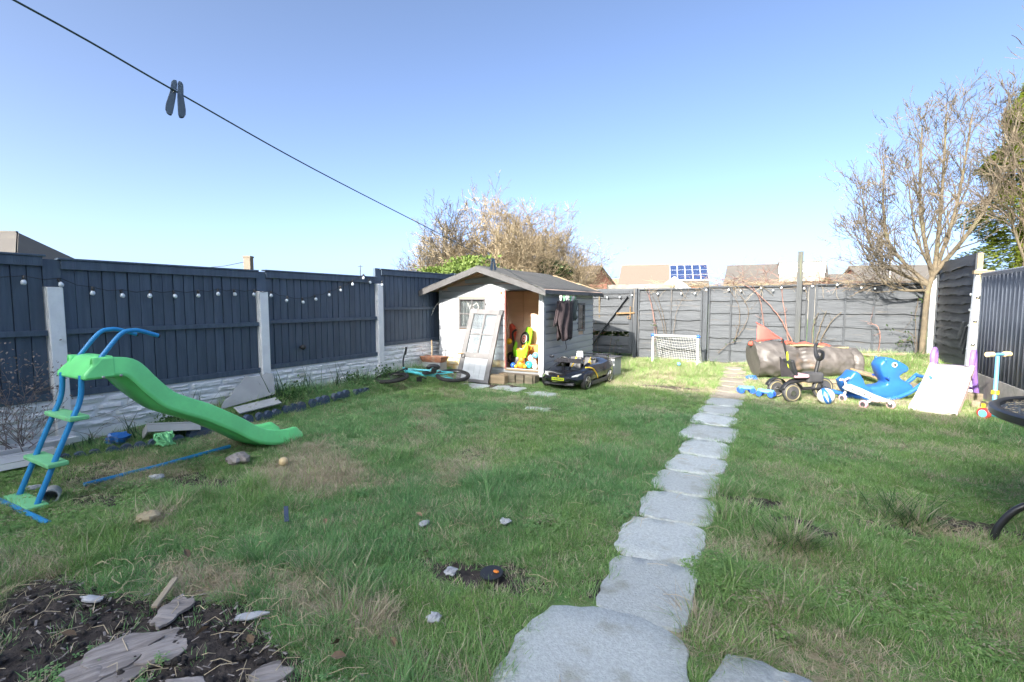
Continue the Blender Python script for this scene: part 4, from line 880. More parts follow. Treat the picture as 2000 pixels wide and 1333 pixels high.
s1 = shirt('t_shirt', 'faded plum top bunched up on the line beside the shed', (-3.235,7.30,1.33), CY, 'fabric_plum', .30, .62, 1); MB().grid(lambda u, v: (-.13-.10*v+.05*u, .02*math.sin(u*6), -.05-.36*v+.06*u), 6, 8).build('sleeve', MT['fabric_plum'], s1, smooth=True, solid=.008)
s2 = shirt('hooded_sweatshirt', 'black top hanging on the line beside the shed', (-3.30,7.62,1.335), CY, 'fabric_black', .36, .64, 4, .55); MB().tube(smoothpts([(-.02,0,-.62),(-.03,0,-.70),(-.01,0,-.78),(-.03,0,-.82)], 4), .006, 5).build('drawstring', MT['fabric_black'], s2)
shirt('hanging_vest', 'dark teal garment pegged behind the black top', (-3.345,7.92,1.35), CY, 'fabric_teal', .26, .34, 8, .3)
for k, y in enumerate((7.18,7.38,7.52,7.66,7.78,7.88,7.98,8.06)):
    x = -3.22-(y-7.18)*.15; peg((x, y, 1.358), (R(rng.uniform(-12,12)), R(180+rng.uniform(-20,20)), R(20+rng.uniform(-30,30))), ['nearest white peg, pinning the plum top beside the shed','pale green peg, second from the front over the clothes','pale grey peg, third along the clothes beside the shed','white peg in the middle of the row over the black clothes','pale green peg just past the middle of the clothes','pale grey peg, third from the back over the clothes','white peg next to last over the dark teal garment','pale green peg, last of the row over the clothes'][k], ('white_plastic','green_step','upvc')[k % 3], .8)

# ------------------------------------------------------------------ trees and shrubs
def rvec(r): 
    while True:
        v = Vector((r.uniform(-1,1), r.uniform(-1,1), r.uniform(-1,1)))
        if .05 < v.length < 1: return v.normalized()
def limb(m, p, d, L_, r0, dep, r, up=.12, wob=.16, split=(2,4), ratio=.62, nseg=4, tips=None, rmin=.0035, n=5, ends=None):
    pts = [p.copy()]; rad = [r0]; q_ = p.copy(); dd = d.copy()
    for i in range(nseg):
        dd = (dd+rvec(r)*wob+Vector((0,0,up))).normalized(); q_ = q_+dd*L_/nseg; pts.append(q_.copy()); rad.append(max(rmin, r0*(1-.55*(i+1)/nseg)))
    m.tube(pts, rad, n if r0 > .012 else (4 if r0 > .006 else 3), cap=False)
    if dep <= 0: return
    k = r.randint(*split)
    for i in range(k):
        s = r.uniform(.35, 1.0); j = min(nseg-1, int(s*nseg)); f = s*nseg-j; b_ = pts[j].lerp(pts[j+1], min(f, 1))
        ax = rvec(r); nd = (dd*.9+(ax-dd*ax.dot(dd))*r.uniform(.45, .95)).normalized()
        limb(m, b_, nd, L_*ratio*r.uniform(.7, 1.2), max(rmin, rad[j]*.62), dep-1, r, up, wob, split, ratio, max(3, nseg-1), tips, rmin, n)
    limb(m, pts[-1], dd, L_*ratio, max(rmin, rad[-1]), dep-1, r, up, wob, split, ratio, max(3, nseg-1), tips, rmin, n)
def bare_tree(name, label, base, trunk, mains, seed, dep=3, mt='bark', tw='twig', L_=1.0, r0=.05):
    t = thing(name, label, 'tree', base); r = random.Random(seed); B = Vector(base); m = MB()
    tp_ = [Vector(p)-B for p in trunk]; m.tube(smoothpts(tp_, 4), [.050-.010*i/(4*(len(tp_)-1)) for i in range(4*(len(tp_)-1)+1)], 10); m.build('trunk', MT[mt], t, smooth=True)
    cm_ = MB(); lm = MB()
    for s, e, ra, bow in mains:
        ra *= .78; s, e = Vector(s)-B, Vector(e)-B; mid = s.lerp(e, .45)+Vector(bow); pts = smoothpts([s, mid, e], 7); n = len(pts)
        lm.tube(pts, [ra*(1-.72*i/(n-1)) for i in range(n)], 7, cap=False)
        for i in range(3, n):
            for q_ in range(1 if i < 5 else 2):
                dd = (pts[min(i+1, n-1)]-pts[i-1]).normalized(); ax = rvec(r); nd = (dd*.8+(ax-dd*ax.dot(dd))*r.uniform(.4,.9)+Vector((0,0,.25))).normalized()
                limb(cm_, pts[i].copy(), nd, L_*r.uniform(.30,.62)*(1 if i < n-2 else .6), ra*(1-.72*i/(n-1))*.55, dep, r, up=.05, wob=.26, split=(1,3))
    lm.build('limbs', MT[mt], t, smooth=True); cm_.build('crown', MT[tw], t); return t
bx, by = 2.02, 11.28
bare_tree('bare_tree', 'tall leafless many stemmed tree in the far right corner', (bx, by, .30), [(bx,by,.28),(bx+.01,by,.9),(bx+.03,by,1.5),(bx+.10,by,1.85)],
    [((bx+.05,by,1.6),(1.02,11.2,3.2),.046,(-.32,0,-.18)),((bx+.05,by,1.6),(1.32,11.4,3.85),.050,(-.28,.1,-.15)),((bx+.08,by,1.75),(1.78,11.0,4.3),.052,(-.12,-.1,.0)),((bx+.1,by,1.8),(2.15,11.3,4.5),.055,(.02,0,.0)),
     ((bx+.1,by,1.8),(2.55,11.6,4.55),.05,(.10,.1,0)),((bx+.1,by,1.8),(3.0,11.0,4.45),.046,(.2,-.1,-.05)),((bx,by,1.52),(.95,11.0,2.45),.032,(-.10,-.1,-.32)),((bx-.02,by,1.5),(1.25,10.9,2.0),.020,(.10,-.1,.14)),((bx+.1,by,1.8),(1.6,10.7,3.3),.034,(-.10,-.1,-.05)),((bx+.1,by,1.85),(3.1,11.7,3.9),.04,(.1,.1,-.1))], 4, dep=3, tw='twig_grey')
bare_tree('bare_tree', 'leafless tree at the right edge leaning over the corrugated fence', (3.05, 10.3, 0), [(3.05,10.3,0),(3.02,10.25,.8),(2.98,10.2,1.6),(2.95,10.15,1.9)],
    [((2.96,10.15,1.9),(2.70,10.5,3.9),.036,(.12,.0,0)),((2.95,10.15,1.9),(2.95,10.3,4.9),.042,(.05,0,0)),((2.96,10.15,1.85),(2.62,9.8,2.6),.026,(-.05,0,.15)),((2.96,10.15,1.9),(3.6,10.6,4.6),.04,(.2,0,0))], 9, dep=2, tw='twig')
def leafcloud(m, n, fn, size, r):
    for i in range(n):
        c, up_ = fn(r); a = rvec(r); b_ = a.orthogonal().normalized(); a = (a+Vector(up_)).normalized(); b_ = a.cross(rvec(r)).normalized(); s = size*r.uniform(.6, 1.4)
        c = Vector(c); m.add([c-a*s, c+b_*s*.6, c+a*s, c-b_*s*.6], [(0,1,2,3)])
def conifer(label, base, H_, rad, n, seed):
    t = thing('conifer_tree', label, 'tree', base); r = random.Random(seed); MB().tube([(0,0,0),(0,0,H_*.9)], [.12,.03], 8).build('trunk', MT['bark'], t, smooth=True)
    m = MB()
    for i in range(n):
        z = .2+r.random()**.8*(H_-.2); R_ = rad*(1-(z/H_)**2.2)*(.75+.3*math.sin(z*7+r.random()*1.2)); a = r.uniform(0, 6.283); d = R_*(.35+.65*r.random()**.45)
        c = Vector((math.cos(a)*d, math.sin(a)*d, z)); o_ = Vector((math.cos(a), math.sin(a), .15+r.uniform(-.5,.4))).normalized(); sd_ = o_.cross(Vector((0,0,1))).normalized(); ln = r.uniform(.10,.22)
        w = ln*.22; m.add([c-sd_*w*.5, c+sd_*w*.5, c+o_*ln+Vector((0,0,-.03))], [(0,1,2)]); s2 = Vector((0,0,1)).cross(sd_)
        for q_ in (-1, 1): m.add([c+o_*ln*.3, c+o_*ln*.45+sd_*q_*ln*.5+Vector((0,0,-.02)), c+o_*ln*.55], [(0,1,2)])
    m.build('crown', MT['conifer_leaf'], t)
conifer('dense green conifer behind the bare trees at the right edge', (3.42, 12.0, 0), 5.1, 1.15, 14000, 3); conifer('green conifer filling in behind the corrugated fence', (4.15, 10.9, 0), 4.1, 1.1, 6000, 5)
def shrub(label, base, nst, H_, spread, seed, tw, dep=3, elev=1.0, rmin=.0045):
    t = thing('bare_shrub', label, 'shrub', base); r = random.Random(seed); m = MB(); s_ = MB()
    for i in range(nst):
        a = r.uniform(0, 6.283); q_ = spread*math.sqrt(r.random()); L_ = H_*r.uniform(.70, 1.0)*(1-.42*(q_/spread)**2)
        p = Vector((math.cos(a)*.35*r.random(), math.sin(a)*.35*r.random(), .0)); top = Vector((math.cos(a)*q_, math.sin(a)*q_, L_)); mid = p.lerp(top, .5)+Vector((math.cos(a)*q_*.12, math.sin(a)*q_*.12, 0)); pts = smoothpts([p, mid, top], 5); n = len(pts)
        s_.tube(pts, [.022*(1-.8*k/(n-1)) for k in range(n)], 5, cap=False)
        for k in range(4, n):
            for q2 in range(2):
                dd = (pts[min(k+1, n-1)]-pts[k-1]).normalized(); nd = (dd+rvec(r)*.85+Vector((0,0,.1))).normalized(); limb(m, pts[k].copy(), nd, r.uniform(.35,.65), .009, dep, r, up=.03, wob=.36, split=(1,3), ratio=.66, rmin=rmin)
    s_.build('stems', MT[tw], t); m.build('crown', MT[tw], t); return t
shrub('tall tan leafless shrub rising behind the shed roof', (-7.2,11.3,0), 54, 3.75, 1.65, 21, 'twig_tan')
shrub('grey leafless shrub behind the fence left of the tan shrub', (-7.95,10.6,0), 16, 3.3, 1.1, 22, 'twig_grey', rmin=.004)
shrub('brownish leafless shrub to the right behind the shed', (-6.0,12.7,0), 34, 3.2, 1.2, 23, 'twig_tan', rmin=.004)
def hedge(nm, label, base, n, fn, seed, mt, size):
    t = thing(nm, label, 'hedge', base); r = random.Random(seed); m = MB(); leafcloud(m, n, fn, size, r); m.build('foliage', MT[mt], t); st_ = MB()
    for k in range(6): st_.tube([(r.uniform(-.3,.3), r.uniform(-.5,.5), 0), (r.uniform(-.3,.3), r.uniform(-.7,.7), 1.5)], .02, 5)
    st_.build('stems', MT['bark'], t)
def ivf(r):
    y = r.uniform(-1.5, 1.9); top = 2.06+.16*math.sin(y*2.1+1)+.10*math.sin(y*5.3)-.25*max(0, -y-.7); z = top-abs(r.gauss(0, .22)); return (r.gauss(0, .25), y, z), (.4,-.4,.5)
hedge('ivy_hedge', 'green ivy hedge showing above the fence left of the shed', (-6.10,8.55,0), 5200, ivf, 31, 'ivy_leaf', .042)
def ivd(r):
    v = rvec(r)*(r.random()**.4); return (v.x*.75, v.y*.5, 2.05+v.z*.42), (0,-.3,.4)
hedge('ivy_mass', 'dark green ivy mass in the shrub above the shed roof', (-5.75,11.95,0), 3200, ivd, 32, 'ivy_dark', .045)
def ivg(r): return (r.uniform(-.7,.7), r.gauss(0,.12), r.uniform(.1,1.1)), (0,-.5,.3)
hedge('gate_hedge', 'leafy hedge seen through the gap in the gate', (-4.0,12.15,0), 1500, ivg, 33, 'ivy_leaf', .05)

# ------------------------------------------------------------------ green slide with blue ladder
gs = thing('garden_slide', 'bright green wavy plastic slide with blue tube ladder by the left fence', 'slide', (-4.24, 1.38, 0)); Y0 = 1.38
CR = smoothpts([(0,1.43,.838),(0,1.54,.832),(0,1.625,.818),(0,1.68,.765),(0,1.74,.685),(0,1.86,.555),(0,2.0,.472),(0,2.121,.411),(0,2.25,.33),(0,2.387,.239),(0,2.52,.140),(0,2.65,.075),(0,2.80,.040),(0,2.94,.038),(0,3.02,.045)], 4)
SEC = [(.215,-.035),(.210,-.004),(.205,.004),(.197,.084),(.189,.094),(.177,.092),(.166,.070),(.140,-.035),(.07,-.055),(-.07,-.055),(-.140,-.035),(-.166,.070),(-.177,.092),(-.189,.094),(-.197,.084),(-.205,.004),(-.210,-.004),(-.215,-.035)]
m = MB(); vs = []
nP = len(CR)
for i, p in enumerate(CR):
    tn = (CR[min(i+1, nP-1)]-CR[max(i-1, 0)]).normalized(); nn = Vector((0, -tn.z, tn.y)); end = 1-.75*sstep(.93, 1, i/(nP-1)); fl = 1-.55*sstep(.92, 1, i/(nP-1))
    for x, h in SEC:
        q_ = p+nn*(h*(float(end) if h > 0 else 1)); w_ = 1-.06*float(sstep(.9, 1, i/(nP-1))); vs.append((x*w_, q_.y-Y0, q_.z))
k_ = len(SEC); m.add(vs, [(i*k_+j, (i+1)*k_+j, (i+1)*k_+j+1, i*k_+j+1) for i in range(nP-1) for j in range(k_-1)])
m.build('chute', MT['green_plastic'], gs, smooth=True, ang=75, solid=.010)
MB().add([(-.225,-.01,.79),(.225,-.01,.79),(.225,.16,.79),(-.225,.16,.79),(-.225,0,.83),(.225,0,.83),(-.20,.10,.938),(.20,.10,.938),(-.20,.17,.938),(.20,.17,.938)], [(0,1,5,4),(4,5,7,6),(6,7,9,8),(0,4,6,8,3),(1,2,9,7,5),(0,3,2,1)]).build('hood', MT['green_plastic'], gs, bevel=.018, smooth=True)
for x in (.17, -.16):
    MB().tube(smoothpts([(x,.09,.90),(x,.226,1.076),(x,.30,1.105),(x,.36,1.098),(x,.468,1.058)], 5), .0155, 10).build('handrail', MT['blue_steel'], gs, smooth=True)
    MB().cyl((x,.465,1.059), (x,.475,1.056), .0165, 10).build('end_cap', MT['black_plastic'], gs)
    MB().tube(smoothpts([(x*.92,.005,.82),(x*.92,-.003,.70),(x*.92,-.022,.62),(x*.92,-.061,.53),(x*.92,-.152,.306),(x*.92,-.265,.02)], 5), .0165, 10).build('ladder_rail', MT['blue_steel'], gs, smooth=True)
for y, z in ((-.035,.545),(-.157,.270),(-.270,.028)): MB().b2((-.205,y-.055,z-.016), (.205,y+.055,z+.014)).build('step', MT['green_step'], gs, bevel=.008)
MB().tube([(-.55,-.36,.02),(0,-.335,.022),(.52,-.315,.018)], .017, 10).build('foot_bar', MT['blue_steel'], gs, smooth=True)
o = MB().tube([(-4.27,1.42,.03),(-4.28,1.9,.025),(-4.27,2.45,.04)], .0155, 10).build('ground_pole', MT['blue_steel'], smooth=True); tag(o, 'blue metal pole lying in the grass beside the green slide', 'pole')
MB().add([(-.19,1.30,.02),(.02,1.34,.02),(.02,1.45,.03),(-.19,1.42,.03),(-.19,1.30,.06),(.02,1.34,.06),(.02,1.45,.07),(-.19,1.42,.07)], [(0,3,2,1),(4,5,6,7),(0,1,5,4),(1,2,6,5),(2,3,7,6),(3,0,4,7)]).build('toe_brace', MT['green_plastic'], gs, bevel=.01)

for y, z in ((.10,.80),(.20,.80)): MB().ball((.224,y,z), .010, 8, 6, (.5,1,1)).build('bolt', MT['steel'], gs, smooth=True)
for y, z in ((-.035,.545),(-.157,.270)):
    for x in (.155,-.150): MB().ball((x,y-.05,z), .008, 8, 6).build('bolt', MT['steel'], gs, smooth=True)
# ------------------------------------------------------------------ rubbish along the bed
EP = [(-5.16,1.55,.05),(-5.08,1.85,.05),(-4.99,2.13,.06),(-4.96,2.45,.07),(-5.0,2.86,.08),(-5.03,3.18,.09),(-5.05,3.52,.10),(-5.07,3.9,.11),(-5.09,4.25,.12),(-5.10,4.62,.12),(-5.12,5.0,.12)]
for k, (x, y, z) in enumerate(EP[:-1]):
    x2, y2, z2 = EP[k+1]; L_ = .29; d = Vector((x2-x, y2-y, 0)); a = math.atan2(d.y, d.x)
    t = thing('edging_block', ['blue grey scalloped edging block nearest the white plastic trims','blue grey edging block beside the slide ladder','blue grey edging block next to the green netting','blue grey edging block below the grey fallen box','blue grey edging block under the green slide chute','blue grey edging block just past the slide chute','blue grey edging block in front of the broken board','grassy blue grey edging block beside the dark spiky plants','grassy edging block halfway along the flower bed','farthest grassy edging block near the turquoise bicycle'][k], 'edging', (x, y, z-.06), a, 'scalloped edging blocks along the flower bed', rot=(rng.uniform(-.06,.06), rng.uniform(-.08,.08), a+rng.uniform(-.12,.12)))
    m = MB().b2((0,-.03,-.06), (L_,.03,.045)); m.build('base', MT['edging'], t, bevel=.008)
    for j in range(3): MB().cyl((.05+j*.095,-.028,.03), (.05+j*.095,.028,.03), .046, 12).build('scallop', MT['edging'], t, smooth=True)
t = thing('fallen_panel', 'pale grey flat carcass panel tipped against the flower bed edging', 'panel', (-5.20, 2.18, .10), rot=(R(-32), R(8), R(76)))
MB().b2((0,-.20,0), (.42,.0,.016)).build('face', MT['board_grey'], t, bevel=.002)
MB().b2((0,-.20,-.07), (.42,-.188,-.002)).build('edge', MT['board_grey'], t); MB().b2((0,-.188,-.07), (.012,.0,-.002)).build('edge', MT['board_grey'], t)
t = thing('broken_board', 'snapped pale grey board standing jagged against the white wall', 'board', (-5.34, 2.98, .15), rot=(R(-20), R(-8), R(82)))
MB().prism([(0,0),(.60,0),(.66,.24),(.58,.27),(.53,.245),(.42,.26),(.36,.30),(.28,.215),(.2,.18),(.16,.125),(.06,.08)], -.008, .008).build('face', MT['board_grey'], t)
o = MB().b2((0,-.07,0), (.46,.07,.012)).build('loose_board', MT['board_grey'], loc=(-5.16,3.05,.14), rot=(R(20), R(-5), R(82))); tag(o, 'loose grey board lying in front of the snapped board', 'board')
for k, (loc, rz, L_, lab) in enumerate([((-5.42,.75,.10),84,1.0,'long white plastic trim lying along the foot of the wall'),((-5.33,.62,.06),80,.95,'second white plastic trim lying lower on the soil'),((-5.24,.70,.03),76,.72,'shortest white plastic strip nearest the lawn')]):
    t = thing('plastic_trim', lab, 'trim', loc, rot=(R(12-10*k), R(-2), R(rz))); MB().prism([(-.06,0),(.06,0),(.06,.035),(.05,.035),(.05,.010),(-.045,.010),(-.05,.045),(-.06,.045)], 0, L_, 'x').build('profile', MT['upvc'], t)
o = MB().lathe([(.045,0),(.047,.06),(.045,.13),(.036,.13),(.034,.0)], n=18).build('short_pipe', MT['pipe_grey'], smooth=True, loc=(-4.22,1.24,.05), rot=(R(86),0,R(68))); tag(o, 'short grey plastic tube lying by the slide ladder', 'pipe')
t = thing('netting', 'crumpled lime green mesh bag on the edging blocks', 'mesh bag', (-4.86,2.20,.04)); m = MB(); r = random.Random(2)
for k in range(9): m.tube(smoothpts([(r.uniform(-.10,.10), r.uniform(-.06,.06), 0) if j in (0,5) else (math.cos(k*.7)*.07*math.cos(j*.63)+r.uniform(-.015,.015), math.sin(k*.7)*.06+r.uniform(-.02,.02), .10*math.sin(j*.63)) for j in range(6)], 4), .005, 5)
m.grid(lambda u, v: (math.cos(u*6.28)*.08*(1-.5*v)*(1+.25*math.sin(u*19)), math.sin(u*6.28)*.06*(1-.5*v), v*.09+.012*math.sin(u*25)), 24, 4); m.build('mesh', MT['green_step'], t, smooth=True, solid=.004)
def crumple(nm, label, cat, loc, s, mt, seed, flat=.6):
    def fn(u, v):
        th = v*math.pi; ph = u*2*math.pi; d = Vector((math.sin(th)*math.cos(ph), math.sin(th)*math.sin(ph), math.cos(th)*flat)); return d*s*(1+.5*mnoise.noise(d*2.3+Vector((seed,0,0)))+.3*mnoise.noise(d*6+Vector((seed,3,0))))
    o = MB().grid(fn, 18, 10, True).build(nm, MT[mt], smooth=True, ang=25, loc=(loc[0], loc[1], loc[2]+s*flat*.6)); tag(o, label, cat)
crumple('plastic_bag', 'crumpled bright blue plastic bag among the weeds by the wall', 'bag', (-5.22,2.0,.06), .085, 'blue_plastic', 3); crumple('plastic_wrap', 'torn white scrap in the grass near the slide ladder', 'litter', (-4.0,1.75,.02), .045, 'paper', 5, .4)
crumple('plastic_scrap', 'white scrap of litter behind the lowest slide step', 'litter', (-4.45,1.20,.02), .05, 'paper', 8, .5); crumple('bark_lump', 'lump of pale rotten bark in the grass below the slide', 'bark', (-3.86,2.28,.02), .09, 'ply', 9, .45)
o = MB().ball((0,0,.034), .036, 16, 10).build('small_ball', MT['cream_plastic'], smooth=True, ang=180, loc=(-3.5,2.43,0)); tag(o, 'small yellowish ball lying in the dry grass past the slide', 'ball')
# dark spiky plants, weeds and a dead bush in the bed
def spiky(label, base, n, h, w, seed, mt='dark_blade', sp=.12, soft_=0):
    t = thing('spiky_plant', label, 'plant', base); r = random.Random(seed); m = MB()
    for i in range(n): blade(m, r.gauss(0,sp*.6), r.gauss(0,sp*.6), h*r.uniform(.5,1.15), w*r.uniform(.7,1.2), r.uniform(0,6.28), r.uniform(.05,.5)+soft_, r.uniform(0,.35)+soft_, -.01, 5)
    m.build('blades', MT[mt], t); return t
for k, (x, y, n, h, lab) in enumerate([(-5.32,3.62,34,.30,'tall dark spiky clump right of the snapped board'),(-5.45,2.75,14,.24,'thin dark blades behind the green slide chute'),(-5.40,4.15,12,.26,'sparse dark blades by the white wall past the second post'),(-5.42,4.6,12,.28,'dark forked blades midway along the white wall'),(-5.40,5.0,11,.24,'dark blades near the third post'),(-5.30,2.12,13,.18,'low dark blades beside the blue bag'),(-5.35,1.85,16,.14,'leafy weed tuft at the foot of the first post')]):
    spiky(lab, (x, y, float(hz(x, y))), n, h*1.3, .016, 60+k)
for k, (x, y, lab) in enumerate([(-5.35,2.55,'bushy green weed behind the fallen grey panel'),(-5.2,3.75,'bushy weed beside the spiky clump'),(-5.38,4.9,'low weeds at the wall before the third post'),(-5.4,5.5,'weeds at the foot of the third post')]):
    t = thing('weed', lab, 'weed', (x, y, float(hz(x, y)))); r = random.Random(k+80); m = MB()
    leafcloud(m, 260, lambda r_: ((r_.gauss(0,.09), r_.gauss(0,.11), abs(r_.gauss(0,.09))), (0,0,.4)), .018, r); m.build('leaves', MT['weed_leaf'], t)
t = thing('dead_plant', 'dried grey brown skeleton of a plant against the navy fence', 'plant', (-5.38,1.42,.03)); r = random.Random(12); m = MB()
for i in range(16): limb(m, Vector((r.uniform(-.06,.06), r.uniform(-.12,.12), .0)), Vector((r.uniform(-.1,.25), r.uniform(-.6,.6), 1)).normalized(), r.uniform(.3,.5), .005, 3, r, up=.0, wob=.35, split=(1,3), ratio=.62, rmin=.0016)
leafcloud(m, 500, lambda r_: ((r_.gauss(.04,.08), r_.gauss(0,.20), .62+r_.gauss(0,.17)), (0,0,0)), .011, r); m.build('stems', MT['dry_bush'], t)

# ------------------------------------------------------------------ litter and scraps on the near lawn
def flake(nm, label, cat, loc, w, l, seed, mt='ply', th=.012, rot=(0,0,0)):
    pts = [(math.cos(a)*w/2*(1+.55*mnoise.noise(Vector((math.cos(a)*1.7, math.sin(a)*1.7, seed)))+.16*mnoise.noise(Vector((a*4, seed, 0)))), math.sin(a)*l/2*(1+.5*mnoise.noise(Vector((math.cos(a)*1.7+5, math.sin(a)*1.7, seed)))+.16*mnoise.noise(Vector((a*4, seed, 7))))) for a in np.linspace(0, 2*math.pi, 34)[:-1]]
    n = len(pts); vs = [(x, y, -th) for x, y in pts]+[(x, y, .004*mnoise.noise(Vector((x*15, y*15, seed)))) for x, y in pts]
    for f in (.66, .33): vs += [(x*f, y*f, .010*mnoise.noise(Vector((x*f*14, y*f*14, seed)))+.003) for x, y in pts]
    fs = [(i*n+k, i*n+(k+1) % n, (i+1)*n+(k+1) % n, (i+1)*n+k) for i in range(3) for k in range(n)]+[tuple(3*n+k for k in range(n)), tuple(range(n-1,-1,-1))]
    o = MB().add(vs, fs).build(nm, MT[mt], smooth=True, ang=35, loc=loc, rot=rot); tag(o, label, cat); return o
rbd = thing('rotten_board', 'large flaking rotten board lying in the bare soil', 'board', (-2.06,.79,.012), rot=(.03,.05,1.2))
for k_, (x_, y_, z_, w_, l_, q_) in enumerate([(0,0,0,.34,.27,1),(-.04,.03,.010,.22,.19,11),(.09,-.05,.009,.15,.13,12),(-.13,-.06,.008,.12,.10,13)]):
    fo = flake('layer', None, None, (x_,y_,z_), w_, l_, q_, th=.006); fo.parent = rbd
flake('rotten_board', 'broken strip of rotten board above the large flaking one', 'board', (-2.21,1.00,.022), .10, .20, 2, rot=(.05,.02,.55)); flake('rotten_board', 'rotten board piece at the bottom edge right of the large one', 'board', (-1.72,.80,.016), .18, .10, 3, rot=(.02,.04,.4))
flake('rotten_board', 'crumbling board piece at the right side of the bare soil', 'board', (-1.54,.98,.014), .13, .10, 4, rot=(.0,.06,.9)); flake('rotten_board', 'thin pale sliver of board on dark soil', 'board', (-1.88,1.13,.028), .13, .035, 5, 'paper', .006, rot=(.1,.05,.9)); flake('rotten_board', 'bluish pale scrap at the left of the bare soil', 'board', (-2.58,.86,.03), .10, .04, 6, 'paper', .006, rot=(.1,.1,.5))
o = MB().b2((-.012,-.10,0), (.012,.10,.012)).build('wooden_stick', MT['stick_wood'], bevel=.003, loc=(-2.345,1.035,.03), rot=(R(4),R(3),R(-48+90))); tag(o, 'pale flat wooden stick lying on the soil', 'stick')
for k, (x, y, s, lab, mt) in enumerate([(-1.24,1.52,.030,'white crumpled wrapper in the near lawn','paper'),(-1.38,1.82,.030,'white scrap at the edge of a bare hollow','paper'),(-1.41,2.38,.03,'pale grey scrap in the middle lawn','paper'),(-1.82,2.15,.03,'bluish scrap lying in the lawn','pipe_grey'),(-.13,1.70,.025,'clear plastic scrap on the corner slab','upvc'),(-3.25,1.37,.06,'pale flattened scrap below the slide','straw')]):
    crumple('litter', lab, 'litter', (x, y, float(hz(x,y))+.02), s, mt, 20+k, .45)
o = MB().b2((-.012,-.06,0), (.012,.06,.004)).build('plastic_strip', MT['cobalt_plastic'], loc=(-2.57,1.79,.05), rot=(R(25),R(10),R(60))); o.data.materials.clear(); o.data.materials.append(MT['edging']); tag(o, 'narrow blue grey strip stuck in the lawn', 'litter')
t = thing('flying_disc', 'dark flat plastic disc with an orange spot in a lawn hollow', 'disc', (-1.20,1.90,.012), rot=(R(6),0,0)); MB().cyl((0,0,0), (0,0,.012), .055, 20).build('disc', MT['black_plastic'], t); MB().ball((.02,.01,.016), .016, sc=(1,.6,.4)).build('spot', MT['orange_plastic'], t, smooth=True)
lf_ = MB().add([(-.03,0,0),(-.012,.018,.006),(.012,.016,.012),(.032,0,.004),(.012,-.015,.014),(-.012,-.018,.008),(0,0,.003)], [(0,6,1),(1,6,2),(2,6,3),(3,6,4),(4,6,5),(5,6,0)]).mesh('dead_leaf', MT['dead_leaf'])
for k, (x, y) in enumerate([(-1.26,1.30),(-1.42,1.17),(-1.36,1.13),(-2.3,1.85),(-1.9,2.2),(-1.6,1.9),(-2.6,1.25),(-1.75,1.05),(-1.95,.98),(-2.4,.72)]):
    o = obj('dead_leaf', lf_, None, (x, y, float(hz(x,y))+.045-.025*float(bare_at(x,y))), (rng.uniform(-.7,.7), rng.uniform(-.7,.7), rng.uniform(0,6))); o.scale = (.6+.35*rng.random(),)*3; tag(o, ['curled dead leaf just below the white crumpled wrapper','larger dead leaf left of the path end','dead leaf beside the larger one near the lower edge','dead leaf by the narrow blue grey strip','dead leaf near the bluish scrap','dead leaf left of the dark plastic disc','dead leaf at the upper edge of the bare soil','dead leaf on the soil near the thin pale sliver','dead leaf between the rotten boards','dead leaf on the soil left of the large rotten board'][k], 'leaf', 'dead leaves on the near lawn')

m = MB(); r = random.Random(44); cnt = 0
while cnt < 520:
    x, y = r.uniform(-3.0,-1.1), r.uniform(.2,1.4)
    if float(bare_at(x, y)) < .25: continue
    z = float(hz(x, y))+.006; a = r.uniform(0, 6.28); l = r.uniform(.006,.03); w = r.uniform(.002,.008); m.box((x,y,z), (l, w, .002), (r.uniform(-.4,.4), r.uniform(-.4,.4), a)); cnt += 1
tag(m.build('wood_chips', MT['ply']), 'small chips and splinters scattered on the bare soil', 'chips', kind='stuff')
m = MB()
for i in range(420):
    x, y = (r.uniform(-3.0,-1.0), r.uniform(.3,1.5)) if i < 170 else (r.uniform(-4.6,2.0), r.uniform(1.0,4.5))
    z = float(hz(x, y))+r.uniform(.012,.05); a = r.uniform(0, 6.28); l = r.uniform(.04,.13); u = Vector((math.cos(a), math.sin(a), 0)); v = Vector((-u.y, u.x, 0)); p = Vector((x,y,z))
    m.tube([p-u*l*.5-Vector((0,0,.008)), p+v*r.uniform(-.02,.02)+Vector((0,0,.010)), p+u*l*.5], .0013, 4, cap=False)
tag(m.build('dead_stems', MT['straw']), 'fine pale dead stems strewn over the lawn and soil', 'stems', kind='stuff')
# ------------------------------------------------------------------ bicycle lying down
bk = thing('childs_bicycle', 'turquoise bicycle lying on its side in front of the shed', 'bicycle', (-4.84, 5.74, .20), rot=(R(-80), R(1), R(40)))
# built upright: x forward is towards -x here, wheels in the x-z plane
def wheel(par, c, rad, tyre=.026, ax=(0,1,0), n=16):
    w = MB().torus(c, rad-tyre, tyre, 32, 8, ax).build('wheel', MT['rubber'], par, smooth=True); MB().torus(c, rad-tyre*2.0, .010, 32, 6, ax).build('rim', MT['black_metal'], w, smooth=True); m = MB(); c = Vector(c); a = Vector(ax).normalized(); u = a.orthogonal().normalized(); v = a.cross(u)
    for k in range(n): t_ = 2*math.pi*k/n; m.tube([c+a*.02*(1 if k % 2 else -1), c+(u*math.cos(t_)+v*math.sin(t_))*(rad-tyre*2)], .0016, 4)
    m.cyl(c-a*.03, c+a*.03, .018, 10); m.build('spokes', MT['steel'], w); return w
wheel(bk, (-.47,.03,.0), .265, .03, (.10,1,-.10)); wheel(bk, (.45,0,0), .265, .03)
m = MB(); hd, bb, sx = (-.27,0,.30), (.05,0,.02), (.14,0,.36)
m.tube([(-.27,0,.27), bb], .026, 10); m.tube([(-.285,0,.34), (.115,0,.25)], .018, 10); m.tube([bb, sx], .017, 10); m.cyl((-.255,0,.22), (-.30,0,.38), .024, 12)
